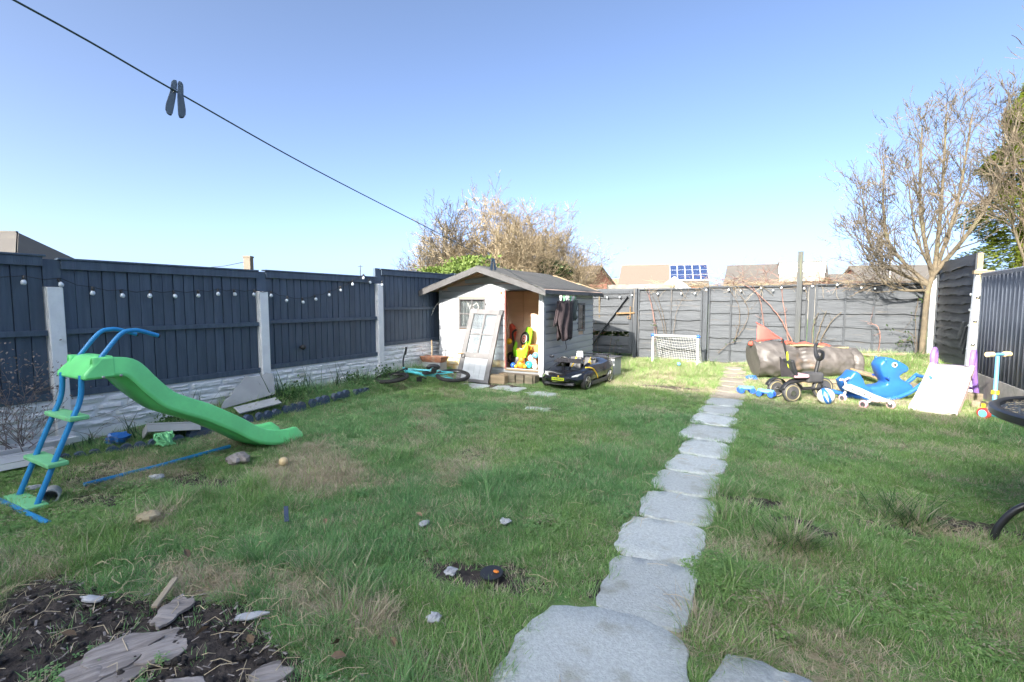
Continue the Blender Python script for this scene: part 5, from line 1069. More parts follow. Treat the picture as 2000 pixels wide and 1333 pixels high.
for s in (-.05,.05): m.tube([bb, (.45,s,0)], .011, 8); m.tube([(.115,0,.27), (.45,s,0)], .009, 8)
m.build('frame', MT['teal_paint'], bk, smooth=True); m = MB()
for s in (-.05,.05): m.tube([(-.265,s*.8,.24), (-.47,s+.03,0)], .012, 8)
m.bar((-.25,-.05,.24), (-.25,.05,.24), .03, .03); m.build('fork', MT['black_metal'], bk, smooth=True)
MB().tube(smoothpts([(-.30,0,.40),(-.31,0,.44),(-.31,-.12,.46),(-.27,-.29,.47)], 4), .011, 8).tube(smoothpts([(-.31,0,.44),(-.31,.12,.46),(-.27,.29,.47)], 4), .011, 8).build('handlebar', MT['black_metal'], bk, smooth=True)
for s in (-1, 1): MB().cyl((-.28,s*.20,.468), (-.262,s*.32,.472), .017, 10).build('grip', MT['rubber'], bk, smooth=True)
MB().ball((.16,0,.43), .10, 14, 8, (1.15,.55,.28)).build('saddle', MT['black_plastic'], bk, smooth=True); MB().cyl((.135,0,.33), (.155,0,.42), .012).build('seat_post', MT['steel'], bk)
m = MB().cyl((.05,-.045,.02), (.05,-.035,.02), .07, 20); m.build('chainring', MT['black_metal'], bk); MB().bar((.05,.05,.02), (-.06,.05,.10), .012, .02).bar((.05,-.055,.02), (.16,-.055,-.06), .012, .02).build('crank', MT['black_metal'], bk)
for s, p in ((1, (-.06,.09,.10)), (-1, (.16,-.10,-.06))): MB().box(p, (.08,.07,.02)).build('pedal', MT['black_plastic'], bk)

# ------------------------------------------------------------------ ride-on toy car
tcx = thing('toy_car', 'black ride on toy sports car with yellow number plate beside the shed', 'toy car', (-2.93, 7.22, .02), R(-4))
# y runs from the nose (-.66) to the tail (.66); sections across
ST = [(-.66,.20,.13,.17),(-.62,.28,.10,.205),(-.52,.335,.09,.245),(-.36,.35,.09,.30),(-.16,.35,.09,.36),(.0,.345,.09,.37),(.20,.345,.10,.36),(.40,.36,.10,.38),(.56,.35,.12,.39),(.64,.32,.15,.37)]
m = MB(); vs = []
for y, w, zb, zt in ST:
    P = [(-w*.86,zb),(-w,zb+.05),(-w*1.0,zb+(zt-zb)*.55),(-w*.90,zt-.035),(-w*.62,zt-.004),(-w*.25,zt+.012),(w*.25,zt+.012),(w*.62,zt-.004),(w*.90,zt-.035),(w,zb+(zt-zb)*.55),(w,zb+.05),(w*.86,zb)]
    for x, z in P: vs.append((x, y, z))
k_ = 12; fs = []
for i in range(len(ST)-1):
    for j in range(k_-1):
        if 3 <= i and i <= 5 and 4 <= j <= 6: continue          # open cockpit
        fs.append((i*k_+j, (i+1)*k_+j, (i+1)*k_+j+1, i*k_+j+1))
fs += [tuple(range(k_)), tuple((len(ST)-1)*k_+j for j in range(k_-1,-1,-1))]
m.add(vs, fs); m.build('body', MT['car_paint'], tcx, smooth=True, ang=42, solid=.008)
MB().b2((-.24,-.34,.10), (.24,.24,.12)).build('cockpit_floor', MT['black_plastic'], tcx)
for s in (-1, 1):
    a = MB().box((s*.125,.16,.26), (.20,.06,.32), (R(-14),0,0)).build('seat', MT['dark_grey_plastic'], tcx, bevel=.02); MB().box((s*.125,.02,.17), (.20,.22,.06)).build('cushion', MT['dark_grey_plastic'], a, bevel=.02)
    MB().tube(smoothpts([(s*.125+.05,.10,.42),(s*.125+.03,.03,.32),(s*.125-.02,-.02,.20)], 4), .010, 6).build('seat_belt', MT['yellow_plastic'], a, smooth=True)
MB().tube(smoothpts([(.31,-.38,.325),(.345,-.22,.30),(.352,-.08,.20),(.345,-.02,.13)], 5), .010, 6).build('door_stripe', MT['yellow_plastic'], tcx, smooth=True)
sw2 = MB().torus((-.12,-.20,.40), .075, .013, 20, 8, (0,.6,.8)).build('steering_wheel', MT['black_plastic'], tcx, smooth=True); MB().cyl((-.12,-.20,.40), (-.12,-.30,.33), .018, 8).bar((-.19,-.2,.40), (-.05,-.2,.40), .02, .02).build('column', MT['black_plastic'], sw2)
MB().add([(-.26,-.34,.375),(.26,-.34,.375),(.22,-.25,.425),(-.22,-.25,.425)], [(0,1,2,3)]).build('windscreen', MT['dark_glass'], tcx, solid=.008)
for s in (-1, 1):
    MB().add([(s*.15,-.632,.185),(s*.27,-.575,.205),(s*.30,-.50,.238),(s*.24,-.555,.222)], [(0,1,2,3)]).build('headlight', MT['white_plastic'], tcx, solid=.02)
    MB().box((s*.35,-.22,.44), (.07,.05,.04)).build('mirror', MT['car_paint'], tcx, bevel=.01)
    for y in (-.40, .42): 
        w = MB().cyl((s*.29,y,.115), (s*.362,y,.115), .118, 24).build('wheel', MT['rubber'], tcx, smooth=True, bevel=.012); MB().torus((s*.363,y,.115), .082, .007, 24, 6, (1,0,0)).build('rim', MT['steel'], w, smooth=True)
        sp = MB()
        for q_ in range(5): sp.bar((s*.364,y,.115), (s*.364,y+math.cos(q_*1.2566)*.078,.115+math.sin(q_*1.2566)*.078), .010, .02, up=(1,0,0))
        sp.build('spokes', MT['steel'], w)
    MB().bar((s*.355,-.27,.085), (s*.355,.29,.085), .03, .05).build('sill', MT['dark_grey_plastic'], tcx)
pl = MB().box((0,-.668,.165), (.20,.012,.042)).build('number_plate', MT['number_plate'], tcx, rot=(0,0,0)); m = MB()
for k in range(7): m.box((-.075+k*.025,-.6755,.165), (.013,.003,.022))
m.build('characters', MT['black_plastic'], pl)
MB().bar((-.24,-.60,.085), (.24,-.60,.085), .10, .016).add([(-.26,-.62,.12),(-.1,-.67,.10),(.1,-.67,.10),(.26,-.62,.12),(.22,-.64,.09),(-.22,-.64,.09)], [(0,1,5),(1,2,4,5),(2,3,4)]).build('front_splitter', MT['dark_grey_plastic'], tcx)
MB().ball((0,-.655,.205), .013, sc=(1,.5,1)).build('nose_badge', MT['yellow_plastic'], tcx); MB().b2((-.30,.60,.42), (.30,.68,.435)).b2((-.24,.62,.37), (-.21,.66,.42)).b2((.21,.62,.37), (.24,.66,.42)).build('spoiler', MT['car_paint'], tcx)
t = thing('storage_box', 'pale plastic box standing behind the black toy car', 'box', (-2.86,8.36,.0), R(-5)); MB().b2((-.22,-.15,.02), (.22,.15,.34)).build('tub', MT['board_grey'], t, bevel=.01); MB().b2((-.24,-.17,.342), (.24,.17,.365)).build('lid', MT['dark_grey_plastic'], t, bevel=.008)
t = thing('plastic_jar', 'clear jar and odds resting on the toy car seat', 'jar', (-3.02,7.52,.36)); MB().lathe([(.05,0),(.06,.06),(.058,.11),(.05,.13)], n=14).build('jar', MT['upvc'], t, smooth=True); MB().lathe([(.052,.131),(.052,.15)], n=14).build('lid', MT['white_plastic'], t)

# ------------------------------------------------------------------ football goal
go_ = thing('toy_goal', 'small white football goal with blue corners and net', 'goal', (-2.66, 10.86, float(hz(-2.2,10.8))), R(-4)); gw_, gh, gd = .95, .60, .42
for x in (0, gw_): MB().cyl((x,0,0), (x,0,gh), .022, 12).build('post', MT['white_plastic'], go_, smooth=True); MB().ball((x,0,gh), .036, 12, 8, (1.25,1,1.1)).build('corner', MT['royal_plastic'], go_, smooth=True)
MB().cyl((.03,0,gh), (gw_-.03,0,gh), .022, 12).build('crossbar', MT['white_plastic'], go_, smooth=True)
for x in (0, gw_): MB().tube([(x,0,gh-.01), (x,gd,.02)], .012, 8).build('stay', MT['white_plastic'], go_, smooth=True)
MB().cyl((0,gd,.02), (gw_,gd,.02), .012, 8).build('back_bar', MT['white_plastic'], go_)
m = MB(); NU, NV = 18, 12
def npt(u, v): s = .09*math.sin(math.pi*u)*math.sin(math.pi*v); return Vector((u*gw_, v*gd+s*1.2, gh*(1-v)+.01-s*.8+.02*math.sin(u*6+v*4)*math.sin(math.pi*v)))
for i in range(NU+1): m.tube([npt(i/NU, j/NV) for j in range(NV+1)], .0026, 4, cap=False)
for j in range(NV+1): m.tube([npt(i/NU, j/NV) for i in range(NU+1)], .0026, 4, cap=False)
for x in (0, gw_):
    for k in range(1, 9): f = k/9; m.tube([(x, gd*f, gh*(1-f)), (x, gd*f, 0)], .0024, 4, cap=False); m.tube([(x, 0, gh*f), (x, gd*(1-f), gh*f)], .0024, 4, cap=False)
nt_ = m.build('net', MT['white_plastic'], go_); nt_['kind'] = 'stuff'
o = MB().ball((0,0,.035), .035, 12, 8).build('small_ball', MT['sky_plastic'], smooth=True, ang=180, loc=(-1.95,10.1,.05)); tag(o, 'tiny pale blue ball in the tall grass by the goal', 'ball')

# ------------------------------------------------------------------ rolled bundle under a tarpaulin
ro = thing('tarp_roll', 'big lumpy roll wrapped in grey brown tarpaulin lying at the back', 'roll', (-.60, 9.62, 0), R(22)); RL = 1.72
def rfn(u, v):
    a = v*2*math.pi; rad = (.325*(1-u)+.265*u)*(1+.04*math.sin(u*11)); 
    if u > .88: rad *= 1-.10*math.exp(-((u-.90)/.012)**2)
    if u > .97: rad *= 1-((u-.97)/.03)**2*.35
    n = mnoise.noise(Vector((u*4, math.cos(a)*1.3, math.sin(a)*1.3)))*.06+mnoise.noise(Vector((u*14, math.cos(a)*2.2, math.sin(a)*2.2)))*.03-.03*abs(mnoise.noise(Vector((u*9+math.sin(a)*1.5, math.cos(a)*3, math.sin(a)*3))))-.022*abs(mnoise.noise(Vector((u*22-math.sin(a)*4, math.cos(a)*5, math.sin(a)*5+3))))
    fold = .05*math.exp(-((u-.42)/.10)**2)*math.sin(a*11+u*14)+.035*math.exp(-((u-.12)/.08)**2)*math.sin(a*9-u*30)-.10*math.exp(-((u-.42)/.03)**2)-.05*max(0, math.sin(u*5.5+1.3*math.sin(a*2)))**6+.03*math.exp(-((u-.88)/.07)**2)*math.sin(a*13)
    r_ = rad*(1+n*2.0+fold); sag = .85+.15*max(0, math.sin(a)); cz = .325*(1-u)+.27*u
    return (u*RL+.10*(1-u)*(-math.sin(a)*.5), math.cos(a)*r_*1.06, max(.012, cz+math.sin(a)*r_*(1.0 if math.sin(a) > 0 else .97)))
m = MB().grid(rfn, 110, 64); m.f += [tuple(range(64)), tuple(110*65+k for k in range(63,-1,-1))]
m.build('tarp', MT['tarp'], ro, smooth=True, ang=60)
MB().grid(lambda u, v: (.50+u*.78, -.10+v*.26, max(.02, .64-.10*(.50+u*.78)/RL+.018*math.sin(u*17)-.5*(v-.45)**2*.35+.012)), 20, 6).build('red_sheet', MT['red_cloth'], ro, smooth=True, solid=.012)
MB().tube([(x, -.12+.02*math.sin(x*5), .605-.085*x/RL+.012*math.sin(x*9)) for x in np.linspace(.05,1.5,26)], .016, 6).build('tarp_hem', MT['tarp_edge'], ro, smooth=True)
MB().tube(smoothpts([(-.10,-.05,.58),(.0,-.05,.60),(.15,-.05,.61)], 4), [.02,.035,.04,.045,.045,.04,.04,.035,.03], 8).build('red_roll_end', MT['red_cloth'], ro, smooth=True)
crumple('blue_sheet', 'crumpled blue plastic under the left end of the tarpaulin roll', 'sheet', (-.58,9.22,0), .08, 'blue_plastic', 14, .6)
for k, (a, b_, w, h, lab) in enumerate([((-.30,8.92,.05),(.75,9.42,.05),.12,.05,'pale plank lying on the grass in front of the tarpaulin roll'),((1.35,9.30,.07),(2.12,8.45,.07),.14,.11,'sleeper edging the bank behind the blue rocking animal'),((1.95,8.0,.06),(2.18,7.9,.06),.11,.09,'timber offcut against the corrugated fence base'),((.95,9.95,.16),(1.45,9.15,.10),.08,.06,'old timber leaning on the bank right of the tarpaulin roll'),((.90,10.75,.36),(1.75,10.95,.40),.07,.05,'rail of old timber along the back bank'),((.85,9.75,.22),(1.20,9.42,.12),.035,.03,'pale thin rod lying at the right end of the tarpaulin roll')]):
    o = MB().bar(a, b_, w, h).build('timber_plank', MT['old_timber' if k not in (0,5) else 'bare_timber'], bevel=.006); tag(o, lab, 'timber', 'loose timbers at the back of the lawn')

# ------------------------------------------------------------------ trike with flag
tk = thing('toy_trike', 'black folding toddler trike with pink flag on a pole', 'trike', (-.08, 7.52, .0), R(36)); tk.scale = (1.08,)*3
def smallwheel(par, c, rad, w, hub='steel', ring='tarp_edge', nm='wheel'):
    c = Vector(c); o_ = MB().cyl(c-Vector((0,w/2,0)), c+Vector((0,w/2,0)), rad, 28).build(nm, MT['dark_grey_plastic'], par, smooth=True, bevel=.01); MB().torus(c-Vector((0,w/2,0)), rad*.80, .006, 28, 6, (0,1,0)).build('ring', MT[ring], o_, smooth=True); MB().cyl(c-Vector((0,w/2+.012,0)), c-Vector((0,w/2,0)), rad*.28, 14).build('hub', MT[hub], o_, smooth=True); return o_
smallwheel(tk, (0,-.15,.112), .112, .05); smallwheel(tk, (0,.15,.112), .112, .05); smallwheel(tk, (.52,0,.135), .135, .05)
for s in (-1, 1): MB().grid(lambda u, v, s=s: (math.cos(R(20+140*u))*.135*1.0, s*.15+(v-.5)*.07, .112+math.sin(R(20+140*u))*.135), 14, 2).build('mudguard', MT['black_plastic'], tk, smooth=True, solid=.008)
m = MB().tube(smoothpts([(.0,0,.15),(.10,0,.22),(.25,0,.25),(.42,0,.27)], 4), [.035]*13, 10); m.tube([(.0,-.15,.115),(.0,.15,.115)], .014, 8); m.tube([(.05,-.04,.12),(.47,-.04,.14)], .012, 8); m.tube([(.05,.04,.12),(.47,.04,.14)], .012, 8); m.build('frame', MT['black_plastic'], tk, smooth=True)
MB().box((.38,0,.275), (.22,.13,.13)).build('gear_housing', MT['dark_grey_plastic'], tk, bevel=.025)
MB().box((.17,0,.30), (.20,.20,.045)).build('seat', MT['pink_plastic'], tk, bevel=.02); MB().box((.07,0,.40), (.05,.20,.22), (0,R(-18),0)).build('backrest', MT['black_plastic'], tk, bevel=.02)
MB().add([(.06,-.10,.31),(.05,-.10,.33),(-.14,-.10,.55),(-.11,-.10,.30)], [(0,1,2,3)]).build('shade_flap', MT['fabric_black'], tk, solid=.012)
m = MB().tube([(.42,0,.33),(.455,0,.50)], .022, 10); m.tube([(.50,-.03,.13),(.44,-.03,.34)], .014, 8).tube([(.50,.03,.13),(.44,.03,.34)], .014, 8); m.build('steering_column', MT['black_plastic'], tk, smooth=True)
hb_ = MB().tube(smoothpts([(.455,0,.50),(.44,-.07,.53),(.40,-.13,.60),(.33,-.15,.62)], 4), [.03,.03,.028,.028,.026,.024,.022,.02,.02,.02,.02,.022,.022], 8).tube(smoothpts([(.455,0,.50),(.47,.07,.55),(.50,.13,.65),(.54,.15,.68)], 4), [.03,.03,.028,.028,.026,.024,.022,.02,.02,.02,.02,.022,.022], 8).build('handlebar', MT['black_plastic'], tk, smooth=True)
fp = MB().tube(smoothpts([(.08,.02,.30),(.05,.0,.45),(.0,0,.62),(-.03,0,.72),(-.05,0,.76)], 4), .013, 8).build('flag_pole', MT['black_plastic'], tk, smooth=True); MB().tube([(.06,-.012,.33),(.03,-.014,.48),(.015,-.014,.60)], .010, 6).build('reflective_tape', MT['number_plate'], fp)
MB().grid(lambda u, v: (-.05-.33*u, .012*math.sin(u*7), .765+.005*u+(v-.18)*.235*u-.0*u), 10, 6).build('flag', MT['flag_cloth'], tk, smooth=True, solid=.004); MB().tube([(-.03,0,.74),(-.40,0,.965)], .007, 6).build('flag_stick', MT['flag_cloth'], fp)
# ball-like helmet
hm_ = thing('striped_ball', 'round white and blue striped ball lying against the trike wheel', 'ball', (.40,7.46,.10)); MB().ball((0,0,0), .10, 22, 14).build('shell', MT['white_plastic'], hm_, smooth=True, ang=180)
for a in (R(35), R(-25)): MB().torus((0,0,0), .0965, .012, 32, 6, (math.cos(a), math.sin(a)*.5, .35), flat=1.5).build('stripe', MT['blue_plastic'], hm_, smooth=True)
# roller skates
for k, (x, y, rz, lab) in enumerate([(-.55,7.68,20,'left blue plastic toy roller skate beside the path'),(-.29,7.52,-15,'right blue plastic toy roller skate nearer the trike')]):
    t = thing('roller_skate', lab, 'skate', (x, y, .02), R(rz)); MB().b2((-.11,-.035,.045), (.11,.035,.06)).build('sole', MT['royal_plastic'], t, bevel=.008); MB().grid(lambda u, v: (-.10+.20*u, (v-.5)*.09, .062+.035*math.sin(math.pi*v)), 8, 6).build('strap', MT['sky_plastic'], t, smooth=True, solid=.006)
    for a in (-.075,.075):
        for s in (-1, 1): MB().cyl((a,s*.03,.038), (a,s*.062,.038), .040, 16).build('wheel', MT['royal_plastic'], t, smooth=True, bevel=.006)

# ------------------------------------------------------------------ rocking animal
rk = thing('rocking_toy', 'blue plastic rocking animal with white round eye', 'rocking toy', (.98, 8.10, .0), R(24)); S_ = .00141
def K(pts, cx=570, cz=825): return [((x-cx)*S_, (cz-z)*S_) for x, z in pts]
def pillow(poly, w, inset, m=None):
    m = m or MB(); n = len(poly); cx = sum(p[0] for p in poly)/n; cz = sum(p[1] for p in poly)/n; nor = []
    for i in range(n):
        a, b_ = Vector(poly[i-1]), Vector(poly[(i+1) % n]); d = (b_-a).normalized(); nor.append(Vector((d.y, -d.x)))
    ar = sum(poly[i-1][0]*poly[i][1]-poly[i][0]*poly[i-1][1] for i in range(n)); sg = -1 if ar > 0 else 1
    vs = []
    for y, ins in ((-w/2, inset), (-w/2+inset*.35, inset*.35), (-w/2+inset, 0), (w/2-inset, 0), (w/2-inset*.35, inset*.35), (w/2, inset)):
        for i in range(n): q_ = Vector(poly[i])+nor[i]*sg*ins; vs.append((q_.x, y, q_.y))
    fs = [(i*n+k, i*n+(k+1) % n, (i+1)*n+(k+1) % n, (i+1)*n+k) for i in range(5) for k in range(n)]; m.add(vs, fs); m.f += [tuple(range(len(m.v)-6*n+n-1, len(m.v)-6*n-1, -1)), tuple(len(m.v)-n+k for k in range(n))]; return m
def dense(pts, k=4): return [(p.x, p.z) for p in smoothpts([(x, 0, z) for x, z in pts+[pts[0]]], k)][:-1]
pillow(dense(K([(600,430),(645,415),(700,432),(750,455),(800,485),(820,515),(805,545),(770,562),(745,590),(775,622),(830,650),(868,690),(840,745),(760,790),(650,800),(560,790),(500,760),(470,720),(520,690),(600,675),(632,650),(600,590),(572,530),(565,475)])), .22, .026).build('body', MT['blue_plastic'], rk, smooth=True, ang=70)
pillow(dense(K([(250,640),(300,600),(340,548),(385,560),(425,620),(450,675),(500,700),(500,770),(420,790),(330,770),(280,720)])), .24, .028).build('seat_back', MT['blue_plastic'], rk, smooth=True, ang=70)
for s in (-1, 1):
    cv = [(140,755),(200,765),(300,795),(420,818),(560,825),(700,805),(820,755),(910,685),(1000,600)]
    m = MB().tube(smoothpts([((x-570)*S_, s*(.12+.0*x), (825-z)*S_+.022) for x, z in cv], 4), [.026]*33, 8); m.build('rocker', MT['blue_plastic'], rk, smooth=True)
m = MB()
for x, z in ((160,752),(420,805),(700,795),(985,610)): m.tube([((x-570)*S_,-.12,(825-z)*S_+.02), ((x-570)*S_,.12,(825-z)*S_+.02)], .022, 8)
m.build('cross_bar', MT['blue_plastic'], rk, smooth=True)
for s in (-1, 1):
    e = MB().cyl(((685-570)*S_, s*.106, (825-478)*S_), ((685-570)*S_, s*.116, (825-478)*S_), .032, 18).build('eye', MT['target_white'], rk, smooth=True); MB().cyl(((688-570)*S_, s*.117, (825-478)*S_), ((688-570)*S_, s*.121, (825-478)*S_), .016, 14).build('pupil', MT['black_plastic'], e)
    MB().ball(((610-570)*S_, s*.10, (825-440)*S_), .035, 10, 8, (.5,.6,1.2)).build('ear', MT['blue_plastic'], rk, smooth=True)
    MB().cyl(((620-570)*S_, s*.09, (825-600)*S_), ((620-570)*S_, s*.17, (825-600)*S_), .015, 10).build('hand_grip', MT['royal_plastic'], rk, smooth=True)
# little white scooter
sc = thing('toy_scooter', 'small white balance scooter with pink wheels in front of the blue rocking animal', 'scooter', (.84, 7.50, 0), R(-42))
pillow([(-.30,.20),(-.26,.245),(-.10,.21),(.05,.165),(.20,.135),(.22,.105),(.10,.10),(-.10,.14),(-.26,.17)], .13, .02).build('deck', MT['white_plastic'], sc, smooth=True)
for k in range(4): MB().box((-.14+k*.075,-.066,.195-k*.017), (.03,.006,.014), (0,R(20),0)).build('slot', MT['black_plastic'], sc)
MB().bar((.12,-.03,.12), (.20,-.03,.12), .15, .03).build('bumper', MT['pink_plastic'], sc)
for p, q_ in (((-.27,.0,.20),(-.32,.0,.05)),((.12,-.05,.12),(.06,-.14,.06)),((.18,.05,.12),(.20,.13,.06))): MB().tube([p, q_], .016, 8).build('strut', MT['white_plastic'], sc, smooth=True); o_ = MB().cyl((q_[0],q_[1]-.016,.052), (q_[0],q_[1]+.016,.052), .052, 20).build('wheel', MT['pink_plastic'], sc, smooth=True, bevel=.006); MB().cyl((q_[0],q_[1]-.020,.052), (q_[0],q_[1]+.020,.052), .030, 16).build('hub', MT['dark_grey_plastic'], o_, smooth=True)
MB().tube(smoothpts([(-.28,0,.22),(-.30,-.02,.29),(-.26,-.14,.31)], 4), .013, 8).tube(smoothpts([(-.30,-.02,.29),(-.34,.12,.31)], 4), .013, 8).build('handlebar', MT['pale_pink'], sc, smooth=True)

# ------------------------------------------------------------------ white toddler slide
ws = thing('toddler_slide', 'small off white toddler slide with purple handles at right', 'slide', (1.45, 7.38, 0), math.atan2(-.40, 1.14))
def wsf(u, v):
    y = v*1.22; z = .015+.46*(v**1.15)-.02*math.sin(math.pi*v); x = (u-.5)*.42; e = abs(u-.5)*2; rise = .055 if e > .86 else (.03 if e > .78 else 0)
    return (x, y, z+rise*(1 if v > .04 else .4))
SEC2 = [0,.03,.06,.10,.13,.3,.5,.7,.87,.90,.94,.97,1]
m = MB(); vs = [wsf(u, j/24) for u in SEC2 for j in range(25)]; 
for e in (0, 1):
    pass
m.add(vs, [(i*25+j, (i+1)*25+j, (i+1)*25+j+1, i*25+j+1) for i in range(12) for j in range(24)]); m.build('chute', MT['ivory_plastic'], ws, smooth=True, ang=60, solid=.012)
for s in (-1, 1):
    MB().add([(s*.215,j/24*1.22,max(.0, wsf(0,j/24)[2]-.09)) for j in range(25)]+[(s*.215,j/24*1.22,wsf(0,j/24)[2]) for j in range(25)], [(j,j+1,26+j,25+j) for j in range(24)]).build('side', MT['pale_pink' if s > 0 else 'ivory_plastic'], ws, solid=.012)
    MB().tube(smoothpts([(s*.19,1.17,.46),(s*.195,1.15,.58),(s*.195,1.20,.66),(s*.195,1.28,.665),(s*.195,1.33,.58),(s*.20,1.36,.40),(s*.215,1.46,.18),(s*.23,1.54,.0)], 4), [.032]*29, 10).build('handle_leg', MT['purple_plastic'], ws, smooth=True)
for y, z in ((1.44,.17),(1.38,.32),(1.27,.46)): MB().b2((-.20,y-.05,z-.02), (.20,y+.05,z+.015)).build('step', MT['purple_plastic'], ws, bevel=.01)

# ------------------------------------------------------------------ blue three-wheel scooter
bs = thing('kick_scooter', 'blue and yellow three wheeled child scooter by the corrugated fence', 'scooter', (1.98, 7.42, 0), R(-48))
MB().tube(smoothpts([(0,0,.07),(.0,.02,.14),(-.02,.05,.28),(-.045,.09,.50),(-.06,.11,.70)], 4), .020, 10).build('stem', MT['sky_plastic'], bs, smooth=True); MB().cyl((-.018,.048,.27), (-.022,.055,.315), .036, 14).build('clamp', MT['yellow_plastic'], bs, smooth=True)
hbx = MB().tube([(-.06,.0,.72), (-.06,.22,.72)], .016, 8).build('handlebar', MT['sky_plastic'], bs, smooth=True)
for a in (-.05, .20): MB().cyl((-.06,a,.72), (-.06,a+.09,.72), .030, 12).build('grip', MT['cream_plastic'], hbx, smooth=True, bevel=.006)
pillow([(.02,.045),(.08,.09),(.16,.075),(.44,.065),(.50,.05),(.44,.035),(.10,.03)], .13, .012).build('deck', MT['cyan_plastic'], bs, smooth=True); MB().b2((.12,-.045,.076), (.40,.045,.082)).build('deck_print', MT['pale_pink'], bs)
for c, r_, mt in (((0,-.12,.065),.065,'red_plastic'),((0,.12,.065),.065,'red_plastic'),((.50,0,.05),.05,'orange_plastic')):
    o_ = MB().cyl((c[0],c[1]-.018,c[2]), (c[0],c[1]+.018,c[2]), r_, 22).build('wheel', MT[mt], bs, smooth=True, bevel=.006); MB().cyl((c[0],c[1]-.022,c[2]), (c[0],c[1]+.022,c[2]), r_*.66, 18).build('hub', MT['sky_plastic'], o_, smooth=True)
MB().bar((0,-.12,.075), (0,.12,.075), .035, .03).build('axle', MT['cobalt_plastic'], bs); MB().bar((-.02,-.10,.06), (-.03,-.09,.17), .03, .02).build('fork_cover', MT['yellow_plastic'], bs)
o = MB().grid(lambda u, v: (math.cos(u*6.283)*.09*(1-.9*v), math.sin(u*6.283)*.09*(1-.9*v), .16*v), 20, 4, True).build('toy_cone', MT['yellow_plastic'], smooth=True, loc=(2.12,7.75,.0)); tag(o, 'pale yellow toy cone behind the blue scooter', 'toy')

# ------------------------------------------------------------------ garden table at the right edge
gtb = thing('garden_table', 'round black metal garden table with glass top at the right edge', 'table', (1.635, 3.57, 0)); TR = .672; TZ = .715
def ringf(u, v):
    a = u*2*math.pi; P = [(TR-.045,.012),(TR-.040,.020),(TR-.008,.024),(TR+.006,.014),(TR+.006,-.020),(TR-.006,-.028),(TR-.040,-.024),(TR-.045,-.012),(TR-.045,.012)]; i = min(int(round(v*8)), 8); r_, z = P[i]; return (math.cos(a)*r_, math.sin(a)*r_, TZ+z)
MB().grid(ringf, 72, 8, True).build('rim', MT['black_metal'], gtb, smooth=True, ang=50)
gl = MB().lathe([(.001,-.003),(TR-.044,-.003),(TR-.044,.003),(.001,.003)], (0,0,TZ+.006), 64).build('glass_top', MT['glass_pane'], gtb); gl.data.materials.clear(); gl.data.materials.append(mat('smoked_glass', (.10,.12,.14), (.13,.15,.17), sc=6, rough=.06, trans=.75, spec=.6, c3=(.2,.2,.18), sc3=9, lo3=.6, hi3=.8))
for a in (182, 272, 2, 92):
    c, s = math.cos(R(a)), math.sin(R(a)); MB().tube(smoothpts([(c*r_, s*r_, z) for r_, z in ((.645,.01),(.625,.10),(.54,.22),(.36,.30),(.20,.37),(.16,.50),(.28,.62),(.46,.69))], 5), .018, 10).build('leg', MT['black_metal'], gtb, smooth=True)
MB().torus((0,0,.37), .19, .012, 28, 8).build('brace_ring', MT['black_metal'], gtb, smooth=True)
m = MB(); r = random.Random(9)
for k in range(46): 
    a = r.uniform(2.3, 4.0); d = TR-.06-abs(r.gauss(0,.05)); x, y = math.cos(a)*d, math.sin(a)*d; b_ = r.uniform(0, 6.28); l = r.uniform(.01,.035); m.tube([(x,y,TZ+.013), (x+math.cos(b_)*l,y+math.sin(b_)*l,TZ+.014)], .0012, 3)
db = m.build('debris', MT['straw'], gtb); db['kind'] = 'stuff'

# ------------------------------------------------------------------ climbers on the far fence, dead vines along its top, plants by the tree
def canes(label, base, paths, mt, rad, leaves=0, seed=1):
    t = thing('climbing_plant', label, 'plant', base); r = random.Random(seed); B = Vector(base); m = MB()
    for P in paths:
        q_ = smoothpts([Vector(p)-B for p in P], 6); n = len(q_); q_ = [p+rvec(r)*.008 for p in q_]; m.tube(q_, [rad*(1-.5*i/(n-1)) for i in range(n)], 5)
        for i in range(3, n, 4):
            if r.random() < .5: limb(m, q_[i].copy(), (Vector((r.uniform(-1,1), r.uniform(-.4,.1), r.uniform(-.2,.8)))).normalized(), r.uniform(.08,.22), rad*.4, 1, r, up=.05, wob=.3, split=(1,2), rmin=.0018)
    m.build('stems', MT[mt], t)
    if leaves:
        l_ = MB(); leafcloud(l_, leaves, lambda r_: (lambda p: ((p[0]-B.x+r_.gauss(0,.05), p[1]-B.y+r_.gauss(0,.02)-.03, p[2]-B.z+r_.gauss(0,.06)), (0,-.3,.2)))(r_.choice(r_.choice(paths))), .022, r); l_.build('leaves', MT['ivy_dark'], t)
F = 11.50
canes('pinkish climber stems on the fence panel left of the goal', (-2.9,F,.05), [[(-2.75,F,.05),(-2.80,F,.8),(-2.95,F,1.7)],[(-2.72,F,.5),(-2.85,F,1.2),(-3.0,F,1.62)]], 'red_stem', .008, 30, 1)
canes('dark vine crossing the fence panel behind the goal', (-2.5,F,.5), [[(-2.55,F,.5),(-2.65,F,1.0),(-2.92,F,1.6)],[(-2.5,F,.55),(-2.62,F,1.1),(-2.80,F,1.62)],[(-2.35,F,.6),(-2.30,F,1.1),(-2.05,F,1.6)]], 'twig', .006, 0, 2)
canes('dark arching vine on the fence panel right of the goal', (-1.0,F,.3), [[(-1.1,F,.45),(-1.0,F,.9),(-1.05,F,1.3),(-1.25,F,1.62)],[(-1.1,F,.5),(-.9,F,.8),(-.85,F,1.2),(-1.15,F,1.65)],[(-1.4,F,.2),(-1.2,F,.42),(-.95,F,.5)]], 'twig', .007, 14, 3)
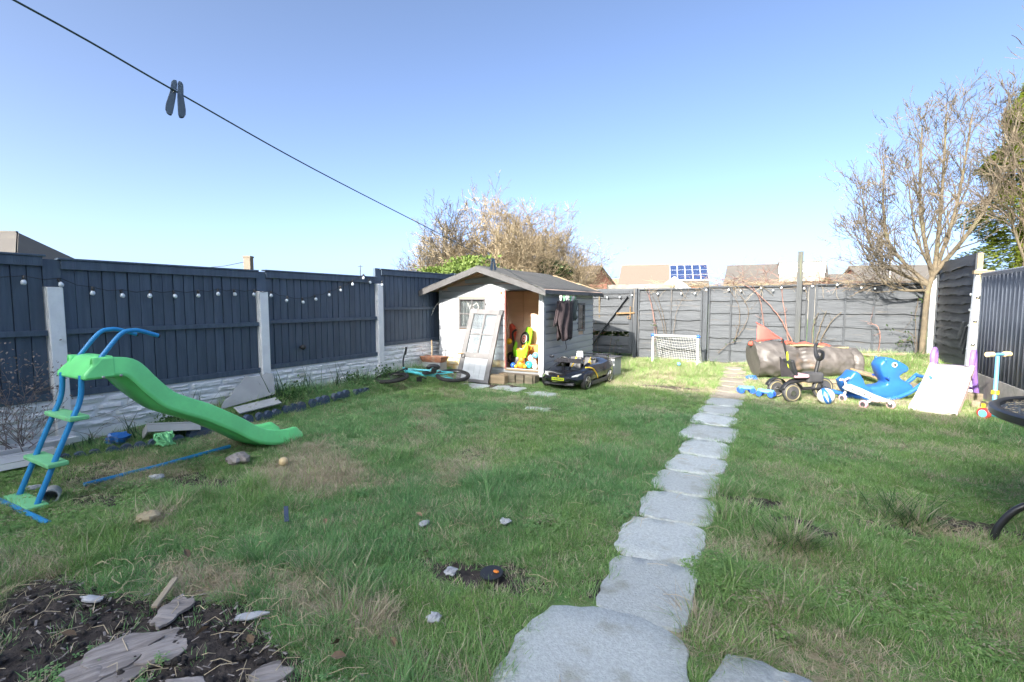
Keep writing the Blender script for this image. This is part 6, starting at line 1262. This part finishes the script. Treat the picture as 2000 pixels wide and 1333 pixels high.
canes('reddish thick climber left of the tall post', (-.5,F,.4), [[(-.52,F,.35),(-.55,F,.9),(-.62,F,1.35),(-.78,F,1.66)],[(.0,F,.5),(-.25,F,1.0),(-.62,F,1.45),(-.95,F,1.70)],[(-.08,F,.5),(-.15,F,1.0),(-.25,F,1.66)]], 'red_stem', .013, 10, 4)
canes('pale dry cane beside the tall post', (.35,F,.4), [[(.38,F,.35),(.45,F,.75),(.55,F,1.15)],[(.42,F,.4),(.62,F,.9),(.80,F,1.12)],[(.36,F,.35),(.34,F,.8),(.42,F,1.1)]], 'twig_grey', .012, 0, 5)
canes('thin drooping reddish stem on the right fence panel', (1.38,F-.05,.35), [[(1.40,F-.05,.33),(1.42,F-.05,.7),(1.36,F-.05,.88),(1.22,F-.05,.90)]], 'red_stem', .009, 6, 6)
canes('ivy sprigs climbing beside the bare tree trunk', (1.9,F-.05,.35), [[(1.96,F-.1,.35),(1.90,F-.1,.7),(1.80,F-.1,.75),(1.62,F-.08,.80)],[(1.98,F-.1,.4),(1.92,F-.1,1.0),(1.95,F-.1,1.4)],[(1.9,F-.1,.6),(1.75,F-.08,.62),(1.7,F-.08,.52)]], 'twig', .006, 90, 7)
canes('dry weeds and stalks between the shed and the gate', (-3.75,11.1,.0), [[(-3.75,11.1,0),(-3.70,11.1,.35),(-3.66,11.08,.55)],[(-3.95,11.0,0),(-4.0,11.0,.4),(-4.1,11.0,.75)],[(-3.6,11.1,0),(-3.62,11.1,.25),(-3.55,11.1,.4)],[(-4.1,10.8,0),(-4.0,10.8,.3),(-3.92,10.85,.5)]], 'twig_grey', .007, 20, 8)
m = MB(); r = random.Random(17)
for i in range(300):
    x = r.uniform(-2.7, 2.0); z = 1.66+abs(r.gauss(0,.035)); y = BY+r.uniform(-.05,.22); d = Vector((r.uniform(-1,1), r.uniform(-.3,.3), r.uniform(-.12,.2))).normalized(); limb(m, Vector((x,y,z)), d, r.uniform(.12,.4), .0045, 1, r, up=-.03, wob=.3, split=(1,2), rmin=.0022)
tag(m.build('dead_vines', MT['twig_tan']), 'tangle of dry brown vines along the top of the far fence', 'vines', kind='stuff')
m = MB()
for i in range(120):
    x = r.uniform(-1.7, 1.6); z = 1.66+abs(r.gauss(0,.06)); y = BY+r.uniform(0,.25); limb(m, Vector((x,y,z)), Vector((r.uniform(-1,1), r.uniform(-.3,.3), r.uniform(0,.5))).normalized(), r.uniform(.2,.5), .005, 1, r, up=-.08, wob=.3, split=(1,2), rmin=.0022)
tag(m.build('bramble_tangle', MT['red_stem']), 'reddish arching brambles spilling over the far fence top', 'brambles', kind='stuff')
for k, (x, y, n, h, lab) in enumerate([(.62,3.62,110,.19,'dark coarse grass tussock in the right lawn'),(.05,2.95,90,.13,'bluish green tuft beside the bare hollow right of the path'),(1.9,10.9,50,.26,'lush grass tuft below the bare tree'),(-1.45,10.9,40,.25,'tall grass tuft right of the goal')]): spiky(lab, (x, y, float(hz(x,y))), n, h, .006, 90+k, 'weed_leaf', .11, .45)
